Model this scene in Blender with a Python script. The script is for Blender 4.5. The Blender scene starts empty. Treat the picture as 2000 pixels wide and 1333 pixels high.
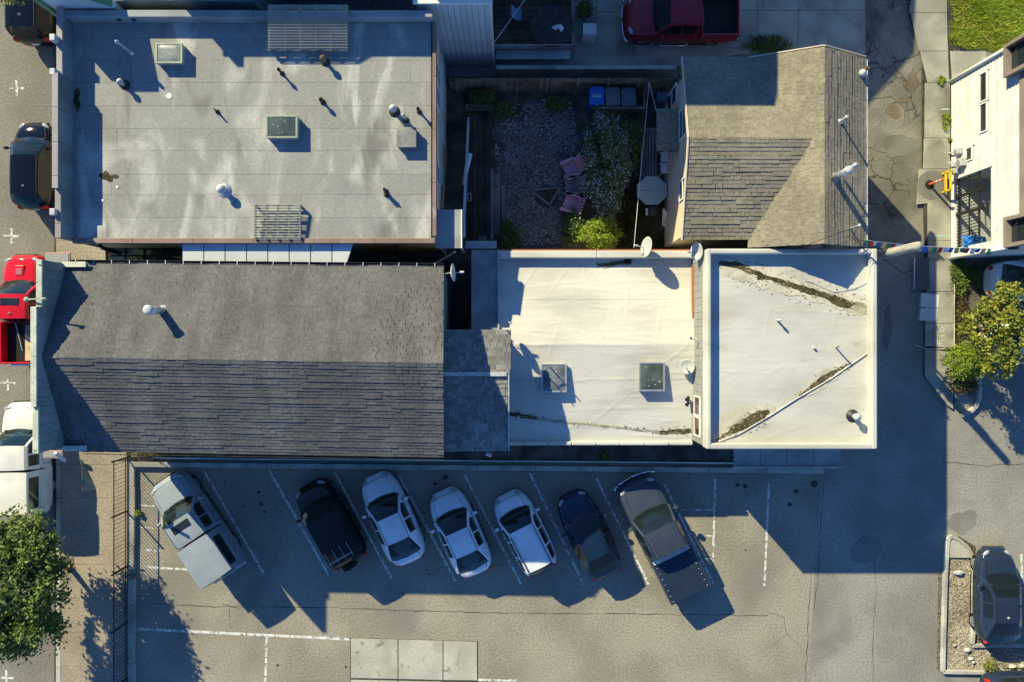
import bpy, bmesh, math, random
import numpy as np
from mathutils import Vector, Matrix
rnd = random.Random(7)
scene = bpy.context.scene
C = scene.collection
# ---------------------------------------------------------------- camera, world, sun, exposure
H, F, CX, CY = 31.0, 1333.33, 1000.0, 666.5      # flying height (m), focal length in photo pixels, image centre
cam_d = bpy.data.cameras.new('camera'); cam_d.lens = 24; cam_d.sensor_width = 36; cam_d.clip_end = 2000
cam = bpy.data.objects.new('camera', cam_d); C.objects.link(cam); cam.location = (0, 0, H); scene.camera = cam
SUN_EL = math.radians(29.0); SUN_AZ = math.atan2(0.666, 0.746)   # sun stands to the upper left
sd = Vector((math.cos(SUN_EL)*math.sin(SUN_AZ), -math.cos(SUN_EL)*math.cos(SUN_AZ), -math.sin(SUN_EL)))
w = bpy.data.worlds.new('World'); scene.world = w; w.use_nodes = True
nt = w.node_tree; sky = nt.nodes.new('ShaderNodeTexSky'); sky.sky_type = 'NISHITA'; sky.sun_disc = False
sky.sun_elevation = SUN_EL; sky.sun_rotation = -SUN_AZ; sky.ozone_density = 10.0; sky.dust_density = 0.0; sky.air_density = 0.8
bg = nt.nodes['Background']; bg.inputs['Strength'].default_value = 0.115
nt.links.new(sky.outputs[0], bg.inputs['Color'])
sl = bpy.data.lights.new('sun', 'SUN'); sl.energy = 5.0; sl.angle = math.radians(0.5); sl.color = (1.0, 0.85, 0.52)
so = bpy.data.objects.new('sun', sl); C.objects.link(so); so.location = (-30, 30, 40); so.rotation_euler = sd.to_track_quat('-Z', 'Y').to_euler()
vs = scene.view_settings; vs.view_transform = 'Standard'; vs.look = 'None'; vs.gamma = 1.0; vs.use_curve_mapping = False; vs.exposure = 0.86
scene.cycles.diffuse_bounces = 2; scene.cycles.glossy_bounces = 2; scene.cycles.transmission_bounces = 2; scene.cycles.max_bounces = 6; scene.cycles.transparent_max_bounces = 8
# ---------------------------------------------------------------- helpers
def P(px, py, z=0.0):
    k = (H - z) / F
    return Vector(((px - CX)*k, (CY - py)*k, z))
WORLD = {}
def tag(o, label=None, cat=None, group=None, kind=None):
    if label: o['label'] = label
    if cat: o['category'] = cat
    if group: o['group'] = group
    if kind: o['kind'] = kind
    return o
def thing(name, label, cat, loc=(0, 0, 0), rz=0.0, group=None):
    o = bpy.data.objects.new(name, None); C.objects.link(o); o.empty_display_size = 0.2
    o.location = loc; o.rotation_euler = (0, 0, rz); WORLD[o.name] = Vector(loc)
    return tag(o, label, cat, group)
class MB:
    def __init__(s): s.v = []; s.f = []
    def add(s, vs, fs):
        n = len(s.v); s.v += [tuple(p) for p in vs]; s.f += [tuple(i+n for i in f) for f in fs]; return s
    def poly(s, pts): return s.add(pts, [tuple(range(len(pts)))])
    def box(s, a, b):
        x0, x1 = sorted((a[0], b[0])); y0, y1 = sorted((a[1], b[1])); z0, z1 = sorted((a[2], b[2]))
        return s.add([(x0,y0,z0),(x1,y0,z0),(x1,y1,z0),(x0,y1,z0),(x0,y0,z1),(x1,y0,z1),(x1,y1,z1),(x0,y1,z1)],
                     [(3,2,1,0),(4,5,6,7),(0,1,5,4),(1,2,6,5),(2,3,7,6),(3,0,4,7)])
    def obox(s, c, ax, ay, az):
        c, ax, ay, az = Vector(c), Vector(ax), Vector(ay), Vector(az)
        vs = [c+sx*ax+sy*ay+sz*az for sz in (-1,1) for sy in (-1,1) for sx in (-1,1)]
        return s.add(vs, [(2,3,1,0),(4,5,7,6),(0,1,5,4),(1,3,7,5),(3,2,6,7),(2,0,4,6)])
    def beam(s, p, q, wd, ht, up=(0,0,1)):
        p, q = Vector(p), Vector(q); d = q-p
        if d.length < 1e-6: return s
        u = d.normalized(); upv = Vector(up)
        if abs(u.dot(upv)) > 0.98: upv = Vector((1,0,0))
        sd_ = u.cross(upv).normalized(); n = sd_.cross(u)
        return s.obox((p+q)/2, d/2, sd_*wd/2, n*ht/2)
    def prism(s, pts, z0, z1):
        n = len(pts); vs = [(p[0],p[1],z0) for p in pts]+[(p[0],p[1],z1) for p in pts]
        return s.add(vs, [tuple(range(n-1,-1,-1)), tuple(range(n,2*n))]+[(i,(i+1)%n,n+(i+1)%n,n+i) for i in range(n)])
    def slab(s, pts, t):           # polygon with thickness straight down
        n = len(pts); pts = [Vector(p) for p in pts]; vs = pts+[p-Vector((0,0,t)) for p in pts]
        return s.add(vs, [tuple(range(n)), tuple(range(2*n-1,n-1,-1))]+[(i,n+i,n+(i+1)%n,(i+1)%n) for i in range(n)])
    def cyl(s, p, q, r, r2=None, n=12, caps=True):
        p, q = Vector(p), Vector(q); r2 = r if r2 is None else r2; u = (q-p).normalized()
        a = u.orthogonal().normalized(); b = u.cross(a); vs = []
        for c, rr in ((p, r), (q, r2)):
            for i in range(n):
                t = 2*math.pi*i/n; vs.append(c+a*math.cos(t)*rr+b*math.sin(t)*rr)
        fs = [(i,(i+1)%n,n+(i+1)%n,n+i) for i in range(n)]
        if caps: fs += [tuple(range(n-1,-1,-1)), tuple(range(n,2*n))]
        return s.add(vs, fs)
    def tube(s, pts, r, n=6):
        for a, b in zip(pts[:-1], pts[1:]): s.cyl(a, b, r, r, n)
        return s
    def lathe(s, c, prof, n=16, axis=None):
        c = Vector(c); q = Vector((0,0,1)).rotation_difference(Vector(axis)) if axis else None; vs = []
        for r, z in prof:
            for i in range(n):
                t = 2*math.pi*i/n; p = Vector((r*math.cos(t), r*math.sin(t), z))
                vs.append(c+(q @ p if q else p))
        m = len(prof)
        fs = [(j*n+i, j*n+(i+1)%n, (j+1)*n+(i+1)%n, (j+1)*n+i) for j in range(m-1) for i in range(n)]
        fs += [tuple(range(n-1,-1,-1)), tuple(range((m-1)*n, m*n))]
        return s.add(vs, fs)
    def ball(s, c, rx, ry=None, rz=None, n=10, m=6, rot=None):
        ry = rx if ry is None else ry; rz = rx if rz is None else rz; c = Vector(c); vs = []
        for j in range(m+1):
            ph = math.pi*(j/m-0.5)*0.998
            for i in range(n):
                t = 2*math.pi*i/n; p = Vector((rx*math.cos(ph)*math.cos(t), ry*math.cos(ph)*math.sin(t), rz*math.sin(ph)))
                vs.append(c+(rot @ p if rot else p))
        return s.add(vs, [(j*n+i, j*n+(i+1)%n, (j+1)*n+(i+1)%n, (j+1)*n+i) for j in range(m) for i in range(n)])
    def ribbon(s, pts, wd, z=None):
        pts = [Vector(p) for p in pts]; vs = []
        for i, p in enumerate(pts):
            d = (pts[min(i+1,len(pts)-1)]-pts[max(i-1,0)]); d.z = 0; d.normalize(); nn = Vector((-d.y, d.x, 0))
            ww = wd[i] if isinstance(wd, (list, tuple)) else wd
            vs += [p+nn*ww/2, p-nn*ww/2]
        return s.add(vs, [(2*i, 2*i+1, 2*i+3, 2*i+2) for i in range(len(pts)-1)])
    def build(s, name, mat, parent=None, smooth=False, bevel=0, sub=0, local=False, label=None, cat=None, group=None, kind=None, origin=None):
        vs = s.v; off = None
        if parent is not None and not local: off = WORLD.get(parent.name, Vector((0,0,0)))
        elif parent is None:
            if origin is None:
                a = np.array(vs); origin = ((a[:,0].min()+a[:,0].max())/2, (a[:,1].min()+a[:,1].max())/2, a[:,2].min())
            off = Vector(origin)
        if off is not None: vs = [(p[0]-off[0], p[1]-off[1], p[2]-off[2]) for p in vs]
        me = bpy.data.meshes.new(name); me.from_pydata(vs, [], s.f)
        bm = bmesh.new(); bm.from_mesh(me); bmesh.ops.recalc_face_normals(bm, faces=bm.faces); bm.to_mesh(me); bm.free()
        me.polygons.foreach_set('use_smooth', [bool(smooth)]*len(me.polygons))
        me.materials.append(mat); o = bpy.data.objects.new(name, me); C.objects.link(o)
        if parent is not None:
            o.parent = parent; WORLD[o.name] = WORLD.get(parent.name, Vector((0,0,0)))
        else:
            o.location = off; WORLD[o.name] = Vector(off)
        if bevel:
            m = o.modifiers.new('bevel', 'BEVEL'); m.width = bevel; m.segments = 2; m.limit_method = 'ANGLE'; m.angle_limit = math.radians(40)
        if sub:
            m = o.modifiers.new('sub', 'SUBSURF'); m.levels = sub; m.render_levels = sub
        return tag(o, label, cat, group, kind)
def dup(root, loc, rz=None, label=None, group=None):
    def cp(o, par):
        c = o.copy(); C.objects.link(c); c.parent = par
        for ch in [x for x in ALLCH.get(o.name, [])]: cp(ch, c)
        return c
    ALLCH = {}
    for o in C.objects:
        if o.parent: ALLCH.setdefault(o.parent.name, []).append(o)
    r = cp(root, None); r.location = loc; WORLD[r.name] = Vector(loc)
    if rz is not None: r.rotation_euler = (0, 0, rz)
    if label: r['label'] = label
    if group: r['group'] = group
    return r
def lerp(a, b, t): return a+(b-a)*t
def interp(pts, t):
    if t <= pts[0][0]: return pts[0][1]
    for (a, x), (b, y) in zip(pts[:-1], pts[1:]):
        if t <= b: return x+(y-x)*(t-a)/(b-a)
    return pts[-1][1]
# ---------------------------------------------------------------- materials
def pmat(name, col, rough=0.85, var=0.2, s1=0.8, fine=0.2, s2=30, bump=0.2, bd=0.01, spec=0.3, metal=0.0, col2=None,
         stain=None, rv=0.0, coat=0.0, stretch=(1,1,1), detail=5, dist=0.0, crack=None, ramp=(0.35,0.65), trans=0.0, alpha=0.0):
    m = bpy.data.materials.new(name); m.use_nodes = True; t = m.node_tree; N = t.nodes.new; L = t.links.new
    g_ = lambda c: (c[0]*.93, c[1], c[2]*1.02)
    col = g_(col); col2 = g_(col2) if col2 else None
    if stain: stain = [(g_(q[0]),)+tuple(q[1:]) for q in (stain if isinstance(stain, list) else [stain])]
    b = t.nodes['Principled BSDF']; b.inputs['Roughness'].default_value = rough; b.inputs['Metallic'].default_value = metal
    b.inputs['Specular IOR Level'].default_value = spec
    if coat: b.inputs['Coat Weight'].default_value = coat; b.inputs['Coat Roughness'].default_value = 0.04
    geo = N('ShaderNodeNewGeometry'); mp = N('ShaderNodeMapping'); mp.inputs['Scale'].default_value = stretch; L(geo.outputs['Position'], mp.inputs['Vector'])
    def noise(sc, det=detail, d=0.0, vec=None):
        n = N('ShaderNodeTexNoise'); n.inputs['Scale'].default_value = sc; n.inputs['Detail'].default_value = det
        n.inputs['Distortion'].default_value = d; L((vec or mp).outputs[0], n.inputs['Vector']); return n.outputs[0]
    def rampn(fac, a, bb):
        r = N('ShaderNodeMapRange'); r.inputs[1].default_value = a; r.inputs[2].default_value = bb; r.interpolation_type = 'SMOOTHSTEP'; L(fac, r.inputs[0]); return r.outputs[0]
    def mix(fac, a, bb, mode='MIX'):
        x = N('ShaderNodeMix'); x.data_type = 'RGBA'; x.blend_type = mode
        if isinstance(fac, float): x.inputs[0].default_value = fac
        else: L(fac, x.inputs[0])
        for sock, val in ((x.inputs[6], a), (x.inputs[7], bb)):
            if isinstance(val, tuple): sock.default_value = (*val[:3], 1)
            else: L(val, sock)
        return x.outputs[2]
    c2 = col2 if col2 else tuple(c*(1-var) for c in col); c1 = col if col2 else tuple(min(1, c*(1+var)) for c in col)
    cur = mix(rampn(noise(s1, d=dist), *ramp), c1, c2)
    if fine:
        fn = noise(s2, 3, vec=geo)
        r = N('ShaderNodeMapRange'); r.inputs[1].default_value = 0.25; r.inputs[2].default_value = 0.75; r.inputs[3].default_value = 1-fine; r.inputs[4].default_value = 1+fine; L(fn, r.inputs[0])
        vm = N('ShaderNodeVectorMath'); vm.operation = 'SCALE'; L(cur, vm.inputs[0]); L(r.outputs[0], vm.inputs['Scale']); cur = vm.outputs[0]
    if stain:
        for st in (stain if isinstance(stain, list) else [stain]):
            scol, ssc, a, bb = st[:4]; cur = mix(rampn(noise(ssc, 6, 0.6), a, bb), cur, scol)
    if crack:
        vo = N('ShaderNodeTexVoronoi'); vo.feature = 'DISTANCE_TO_EDGE'; vo.inputs['Scale'].default_value = crack[0]
        nz = N('ShaderNodeTexNoise'); nz.inputs['Scale'].default_value = 1.4; nz.inputs['Detail'].default_value = 6; L(geo.outputs['Position'], nz.inputs['Vector'])
        va = N('ShaderNodeVectorMath'); va.operation = 'MULTIPLY_ADD'; L(nz.outputs[1], va.inputs[0]); va.inputs[1].default_value = (0.9,)*3; L(geo.outputs['Position'], va.inputs[2]); L(va.outputs[0], vo.inputs['Vector'])
        line = rampn(vo.outputs['Distance'], crack[1], 0.0); mask = rampn(noise(0.25, 4), crack[2], crack[2]+0.1)
        mm = N('ShaderNodeMath'); mm.operation = 'MULTIPLY'; L(line, mm.inputs[0]); L(mask, mm.inputs[1]); cur = mix(mm.outputs[0], cur, crack[3])
    if rv:
        oi = N('ShaderNodeObjectInfo'); ad = N('ShaderNodeMath'); ad.operation = 'MULTIPLY_ADD'; L(oi.outputs['Random'], ad.inputs[0]); ad.inputs[1].default_value = 7.31; L(geo.outputs['Random Per Island'], ad.inputs[2])
        fr = N('ShaderNodeMath'); fr.operation = 'FRACT'; L(ad.outputs[0], fr.inputs[0])
        r = N('ShaderNodeMapRange'); r.inputs[3].default_value = 1-rv; r.inputs[4].default_value = 1+rv; L(fr.outputs[0], r.inputs[0])
        vm = N('ShaderNodeVectorMath'); vm.operation = 'SCALE'; L(cur, vm.inputs[0]); L(r.outputs[0], vm.inputs['Scale']); cur = vm.outputs[0]
    L(cur, b.inputs['Base Color'])
    if bump:
        bp = N('ShaderNodeBump'); bp.inputs['Strength'].default_value = bump; bp.inputs['Distance'].default_value = bd; L(noise(s2, 4, vec=geo), bp.inputs['Height']); L(bp.outputs[0], b.inputs['Normal'])
    out = t.nodes['Material Output']
    if trans or alpha:
        ms = N('ShaderNodeMixShader'); ms.inputs[0].default_value = trans or alpha; L(b.outputs[0], ms.inputs[1])
        x = N('ShaderNodeBsdfTranslucent' if trans else 'ShaderNodeBsdfTransparent')
        if trans: L(cur, x.inputs['Color'])
        L(x.outputs[0], ms.inputs[2]); L(ms.outputs[0], out.inputs['Surface'])
    return m
M = {}
M['asphalt'] = pmat('asphalt', (.275,.250,.198), .92, .14, .35, .36, 13, .6, .02, stain=((.19,.175,.145), .22, .52, .80))
M['asphalt_grey'] = pmat('asphalt_grey', (.262,.248,.212), .92, .16, .30, .34, 13, .6, .02, stain=[((.19,.18,.16), .28, .50, .78), ((.28,.27,.245), .5, .58, .78)])
M['asphalt_alley'] = pmat('asphalt_alley', (.20,.185,.150), .92, .25, .5, .35, 14, .6, .02, stain=[((.11,.10,.082), .35, .48, .72), ((.33,.31,.26), .6, .60, .74)], crack=(.9, .035, .42, (.04,.037,.03)))
M['asphalt_street'] = pmat('asphalt_street', (.21,.193,.163), .92, .12, .4, .34, 13, .6, .02)
M['aggregate'] = pmat('aggregate', (.30,.25,.19), .9, .12, .5, .45, 16, .6, .01)
M['concrete'] = pmat('concrete', (.42,.40,.34), .9, .13, .6, .14, 12, .2, .005, rv=.06, stain=[((.33,.31,.255), .6, .50, .75), ((.24,.22,.18), 2.2, .62, .72)])
M['concrete_old'] = pmat('concrete_old', (.33,.31,.255), .9, .2, .7, .18, 18, .35, .01, rv=.08, stain=((.17,.155,.125), .6, .55, .7))
M['kerb'] = pmat('kerb', (.40,.39,.34), .9, .2, 1.2, .2, 20, .3, .01)
M['white_line'] = pmat('white_line', (.62,.62,.58), .85, .15, 4, .35, 28, .2, .004, stain=((.25,.235,.20), 5, .50, .60))
M['dark_seal'] = pmat('dark_seal', (.055,.05,.042), .9, .3, 3, .3, 30, .2)
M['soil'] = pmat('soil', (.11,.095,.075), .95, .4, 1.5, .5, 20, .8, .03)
M['roofgrey'] = pmat('roofgrey', (.285,.282,.262), .9, .2, .42, .14, 12, .25, .006, col2=(.50,.495,.45), stretch=(1.5,.55,1), detail=7, dist=1.5, rv=.06, ramp=(.48,.70), stain=((.18,.175,.16), .7, .54, .78))
M['underlay'] = pmat('underlay', (.07,.07,.065), .9)
M['felt'] = pmat('felt', (.28,.29,.29), .9, .2, .8, .15, 25, .3)
M['coping'] = pmat('coping', (.29,.27,.27), .6, .1, 1, .1, 20, .1)
M['coping_brown'] = pmat('coping_brown', (.24,.165,.14), .6, .12, 1, .1, 20, .1, stain=((.36,.30,.26), 1.5, .6, .75))
M['coping_green'] = pmat('coping_green', (.50,.53,.42), .75, .15, 2, .2, 25, .2, stain=((.12,.13,.09), 5, .64, .72))
M['green_trim'] = pmat('green_trim', (.09,.22,.12), .6)
M['cream'] = pmat('cream', (.56,.50,.39), .85, .08, .8, .06, 20, .15)
M['cream_house'] = pmat('cream_house', (.58,.50,.37), .85, .08, .8, .06, 20, .15)
M['orange'] = pmat('orange', (.50,.24,.06), .85, .15, .8)
M['teal_board'] = pmat('teal_board', (.17,.21,.21), .85, .25, .7, .2, 15, .2, rv=.05)
M['blue_siding'] = pmat('blue_siding', (.52,.56,.58), .8, .08, .8, .06, 15, .1, rv=.04)
M['membrane'] = pmat('membrane', (.63,.60,.535), .8, .10, .55, .06, 16, .35, .02, col2=(.50,.475,.42), stain=((.36,.31,.22), .9, .66, .82), stretch=(.6,1.4,1))
M['membrane_w'] = pmat('membrane_w', (.58,.56,.50), .8, .1, .5, .06, 16, .25, .015, col2=(.47,.45,.395), stain=[((.41,.385,.32), .5, .52, .78), ((.30,.265,.19), 1.2, .66, .82)], stretch=(.6,1.4,1))
M['moss'] = pmat('moss', (.075,.062,.028), .95, .4, 3, .5, 18, .9, .04)
M['dirt_film'] = pmat('dirt_film', (.36,.32,.24), .9, .3, 2.5, .3, 18, .3)
M['grey_wall'] = pmat('grey_wall', (.27,.27,.25), .85, .08, 1, .08, 20, .1)
M['white_paint'] = pmat('white_paint', (.74,.73,.68), .6, .05, 1, .05, 20, .05)
M['white_siding'] = pmat('white_siding', (.56,.57,.565), .7, .05, 1, .06, 12, .08, rv=.09)
M['brown_trim'] = pmat('brown_trim', (.25,.20,.17), .7, .1, 1)
M['red_trim'] = pmat('red_trim', (.40,.06,.03), .6, .2, 2)
M['shingle_c'] = pmat('shingle_c', (.120,.118,.117), .92, .16, .6, .25, 14, .4, .006, rv=.10, stretch=(2,.5,1))
M['shingle_h'] = pmat('shingle_h', (.255,.222,.160), .92, .12, .5, .25, 14, .4, .006, rv=.13)
M['shingle_d'] = pmat('shingle_d', (.22,.215,.205), .92, .12, .5, .22, 30, .4, .006, rv=.25)
M['metal'] = pmat('metal', (.55,.56,.57), .4, .1, 3, .1, 20, .05, metal=.7, spec=.5)
M['white_metal'] = pmat('white_metal', (.46,.47,.47), .5, .12, 5, .12, 14, .1, spec=.4, stain=((.36,.34,.30), 6, .58, .75))
M['dark_metal'] = pmat('dark_metal', (.035,.035,.035), .5, .3, 4)
M['alloy'] = pmat('alloy', (.30,.30,.31), .4, .1, 3, .1, 20, .05, metal=.5, spec=.5)
M['rust'] = pmat('rust', (.16,.11,.07), .8, .4, 6)
M['iron'] = pmat('iron', (.02,.018,.017), .5, .2, 4)
M['glass'] = pmat('glass', (.018,.026,.03), .06, .2, 1, 0, 20, 0, spec=.7)
M['skylight_g'] = pmat('skylight_g', (.20,.22,.20), .22, .25, 1.5, .08, 9, .1, spec=.6)
M['skylight_d'] = pmat('skylight_d', (.07,.09,.08), .12, .3, 1.2, .1, 9, .1, spec=.6)
M['skylight_s'] = pmat('skylight_s', (.15,.165,.175), .18, .35, 1.6, .1, 9, .1, spec=.6)
M['corrugated'] = pmat('corrugated', (.42,.42,.36), .35, .15, 1, .1, 20, .05, spec=.5, alpha=.62)
M['wood'] = pmat('wood', (.20,.165,.125), .85, .3, 1.2, .3, 20, .3, rv=.22, stretch=(1,1,1))
M['wood_grey'] = pmat('wood_grey', (.22,.215,.20), .88, .25, 1.2, .3, 20, .3, rv=.18)
M['wood_dark'] = pmat('wood_dark', (.075,.065,.05), .9, .3, 1.2, .3, 20, .3, rv=.25)
M['wood_light'] = pmat('wood_light', (.55,.42,.24), .8, .2, 2, .2, 18, .2)
M['pole_wood'] = pmat('pole_wood', (.36,.33,.27), .9, .25, 2.5, .3, 14, .4, stretch=(4,4,.5))
M['gravel'] = pmat('gravel', (.30,.33,.335), .9, .2, 1, .2, 20, .2, rv=.7)
M['gravel_w'] = pmat('gravel_w', (.34,.30,.24), .9, .2, 1, .2, 20, .2, rv=.55)
M['rock'] = pmat('rock', (.27,.275,.27), .9, .25, 2, .25, 12, .4, rv=.45)
M['rock_w'] = pmat('rock_w', (.55,.53,.48), .9, .2, 2, .2, 12, .4, rv=.2)
def leafm(name, col, col2, rv=.35, tr=.3): return pmat(name, col, .55, .1, 1.1, 0, 20, 0, col2=col2, rv=rv, trans=tr, spec=.25)
M['leaf_dark'] = leafm('leaf_dark', (.13,.185,.05), (.18,.24,.065), .6)
M['leaf_yellow'] = leafm('leaf_yellow', (.33,.33,.045), (.19,.22,.04), .5)
M['leaf_lime'] = leafm('leaf_lime', (.27,.35,.03), (.20,.27,.03), .35)
M['leaf_green'] = leafm('leaf_green', (.11,.19,.05), (.15,.20,.055), .45)
M['leaf_dry'] = leafm('leaf_dry', (.16,.11,.045), (.09,.065,.035), .4)
M['petal'] = leafm('petal', (.82,.81,.84), (.78,.77,.82), .1)
M['grass'] = leafm('grass', (.30,.40,.04), (.42,.44,.07), .5)
M['moss_lawn'] = leafm('moss_lawn', (.08,.10,.03), (.12,.10,.04), .45)
M['bark'] = pmat('bark', (.13,.10,.075), .9, .3, 5, .3, 18, .6, .02)
def plain(name, col, rough=.5, **k): M[name] = pmat(name, col, rough, k.pop('var', .06), 2, .05, 20, .05, **k)
for nm, c, r in (('blue_bin', (.03,.16,.55), .5), ('grey_bin', (.14,.16,.17), .55), ('slate_bin', (.09,.13,.16), .55), ('pink', (.70,.34,.39), .6), ('plastic_white', (.66,.66,.66), .5),
                 ('table_top', (.30,.40,.40), .4), ('yellow', (.72,.50,.02), .5), ('safety', (.85,.13,.03), .5), ('black', (.012,.012,.012), .6), ('rubber', (.014,.014,.014), .8),
                 ('blue_tarp', (.03,.22,.62), .55), ('cloth_blue', (.16,.24,.38), .9), ('interior', (.035,.034,.033), .8), ('seat', (.07,.068,.065), .8), ('lens', (.34,.35,.36), .12),
                 ('red_lens', (.45,.015,.012), .2), ('amber', (.75,.26,.02), .3), ('chrome', (.6,.6,.62), .18), ('flag_green', (.04,.28,.12), .8), ('flag_red', (.55,.05,.05), .8), ('flag_white', (.75,.74,.70), .8),
                 ('flag_blue', (.05,.17,.50), .8), ('flag_orange', (.78,.45,.18), .8), ('cream_lid', (.62,.62,.58), .7), ('vault', (.10,.11,.11), .8), ('chalk', (.66,.66,.62), .95), ('mint', (.40,.62,.52), .95),
                 ('pinkwood', (.40,.24,.20), .8), ('terracotta', (.38,.13,.06), .8), ('dish', (.46,.46,.44), .5)):
    plain(nm, c, r)
M['chrome'].node_tree.nodes['Principled BSDF'].inputs['Metallic'].default_value = 1.0
def paint(name, col, metal=0.0, rough=.35, dust=.06):
    M[name] = pmat(name, col, rough, dust, 1.5, .03, 25, 0, coat=1.0, metal=metal, spec=.0)
paint('p_silver', (.27,.305,.335)); paint('p_black', (.004,.005,.006)); paint('p_white', (.72,.73,.75)); paint('p_dark_sky_tint', (.008,.022,.05)); paint('p_grey', (.040,.054,.078))  # dark sedan's base is tinted blue to stand in for reflected sky
paint('p_red', (.60,.012,.02)); paint('p_maroon', (.30,.012,.03)); paint('p_cream', (.70,.67,.60)); paint('p_slate', (.018,.03,.055))
def car_glass():
    m = bpy.data.materials.new('car_glass'); m.use_nodes = True; t = m.node_tree; b = t.nodes['Principled BSDF']
    b.inputs['Base Color'].default_value = (.012,.02,.02,1); b.inputs['Roughness'].default_value = .04; b.inputs['Specular IOR Level'].default_value = .8
    x = t.nodes.new('ShaderNodeBsdfTransparent'); x.inputs['Color'].default_value = (.55,.72,.68,1); ms = t.nodes.new('ShaderNodeMixShader'); ms.inputs[0].default_value = .42
    t.links.new(b.outputs[0], ms.inputs[1]); t.links.new(x.outputs[0], ms.inputs[2]); t.links.new(ms.outputs[0], t.nodes['Material Output'].inputs['Surface']); return m
M['car_glass'] = car_glass()
def np_mesh(name, verts, quads, mat, parent=None, smooth=False, **k):
    """verts (n,3), quads (m,4) -> one object, fast"""
    if parent is not None: off = WORLD.get(parent.name, Vector((0,0,0)))
    else: off = Vector((float(verts[:,0].mean()), float(verts[:,1].mean()), float(verts[:,2].min())))
    verts = verts-np.array(off); me = bpy.data.meshes.new(name); me.vertices.add(len(verts)); me.vertices.foreach_set('co', verts.astype(np.float32).ravel())
    m, kk = quads.shape; me.loops.add(m*kk); me.loops.foreach_set('vertex_index', quads.astype(np.int32).ravel())
    me.polygons.add(m); me.polygons.foreach_set('loop_start', np.arange(0, m*kk, kk, dtype=np.int32)); me.polygons.foreach_set('loop_total', np.full(m, kk, dtype=np.int32))
    me.update(calc_edges=True); me.validate()
    me.polygons.foreach_set('use_smooth', [bool(smooth)]*m)
    me.materials.append(mat); o = bpy.data.objects.new(name, me); C.objects.link(o)
    if parent is not None: o.parent = parent; WORLD[o.name] = WORLD.get(parent.name, Vector((0,0,0)))
    else: o.location = off; WORLD[o.name] = off
    return tag(o, **k)
def leaf_arrays(rng, cen, size, up=0.5, aspect=.55):
    n = len(cen); nrm = rng.normal(size=(n,3)); nrm[:,2] = np.abs(nrm[:,2])+up; nrm /= np.linalg.norm(nrm, axis=1)[:,None]
    a = np.cross(nrm, rng.normal(size=(n,3))); a /= np.linalg.norm(a, axis=1)[:,None]+1e-9; b = np.cross(nrm, a)
    sz = (size*(.6+.8*rng.random(n)))[:,None]
    v = np.stack([cen-a*sz*.5, cen+b*sz*aspect*.5-nrm*sz*.08, cen+a*sz*.5, cen-b*sz*aspect*.5-nrm*sz*.08], axis=1).reshape(-1,3)
    return v, np.arange(n*4).reshape(-1,4)
def crown_points(rng, c, r, n, clumps=40, cs=.28, hollow=.55, squash=1.0):
    d = rng.normal(size=(clumps,3)); d /= np.linalg.norm(d, axis=1)[:,None]; d[:,2] = np.where(d[:,2] < -.35, -d[:,2], d[:,2])
    rad = hollow+(1-hollow)*rng.random(clumps)**.6; cc = np.array(c)+d*rad[:,None]*np.array(r)
    k = rng.integers(0, clumps, n); s = cs*np.array(r)*(.6+.7*rng.random(clumps))[k][:,None]
    off = rng.normal(size=(n,3))*.55; return cc[k]+off*s
# ---------------------------------------------------------------- ground
def sheet(name, pts, z, mat, kind='structure', parent=None):
    return MB().poly([P(x, y, z) for x, y in pts]).build(name, mat, parent, kind=None if parent else kind)
S = 250
gnd = MB().poly([(-S,-S,-.012),(S,-S,-.012),(S,S,-.012),(-S,S,-.012)]).build('ground', M['asphalt_grey'], kind='structure', origin=(0,0,-.012))
street = sheet('street', [(-400,-500),(107,-500),(107,1900),(-400,1900)], -.006, M['asphalt_street'])
lot = sheet('parking_lot', [(248,890),(1605,890),(1600,1000),(1588,1180),(1575,1500),(248,1500)], .0, M['asphalt'])
drive = sheet('driveway', [(1605,490),(2600,490),(2600,1500),(1575,1500),(1588,1180),(1600,1000)], -.004, M['asphalt_grey'])
alley = sheet('alley', [(1180,-500),(2600,-500),(2600,490),(1605,490),(1605,420),(1320,420),(1320,128),(1180,128)], -.004, M['asphalt_alley'])
def strip_line(pts, wd, name='painted_line', par=None, mat='white_line', z=.004):
    return MB().ribbon([P(x, y, z) for x, y in pts], wd).build(name, M[mat], par)
for a, b in (((395,915),(515,1120)),((525,918),(642,1124)),((655,925),(765,1130)),((780,930),(890,1136)),((907,928),(1018,1142)),((1035,925),(1140,1142)),((1165,935),(1267,1142)),((1297,945),(1393,1140)),
             ((1397,935),(1392,1108)),((1502,945),(1493,1145)),((1327,996),(1395,997)),((1372,1047),(1393,1047)),((1372,1092),(1392,1092)),((283,1108),(388,1114)),((270,987),(302,989)),((270,1030),(300,1032)),((285,1075),(313,1076)),
             ((250,1228),(685,1249)),((521,1244),(518,1340)),((930,1328),(1010,1330))):
    wd = .10 if abs(a[0]-b[0]) < 300 else .12
    if a[0] in (270,1327,1372): wd = .07
    strip_line([a, b], wd, par=lot)
for cx, cy in ((32,172),(22,461),(15,748),(12,1324)):          # bay crosses painted on the street
    m = MB()
    m.ribbon([P(cx-15,cy,.0), P(cx+15,cy+1,.0)], .10); m.ribbon([P(cx,cy-15,.001), P(cx+1,cy+15,.001)], .10)
    m.build('painted_cross', M['white_line'], street)
strip_line([(1995,1083),(1996,1130)], .12, par=drive, z=.002)
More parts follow.
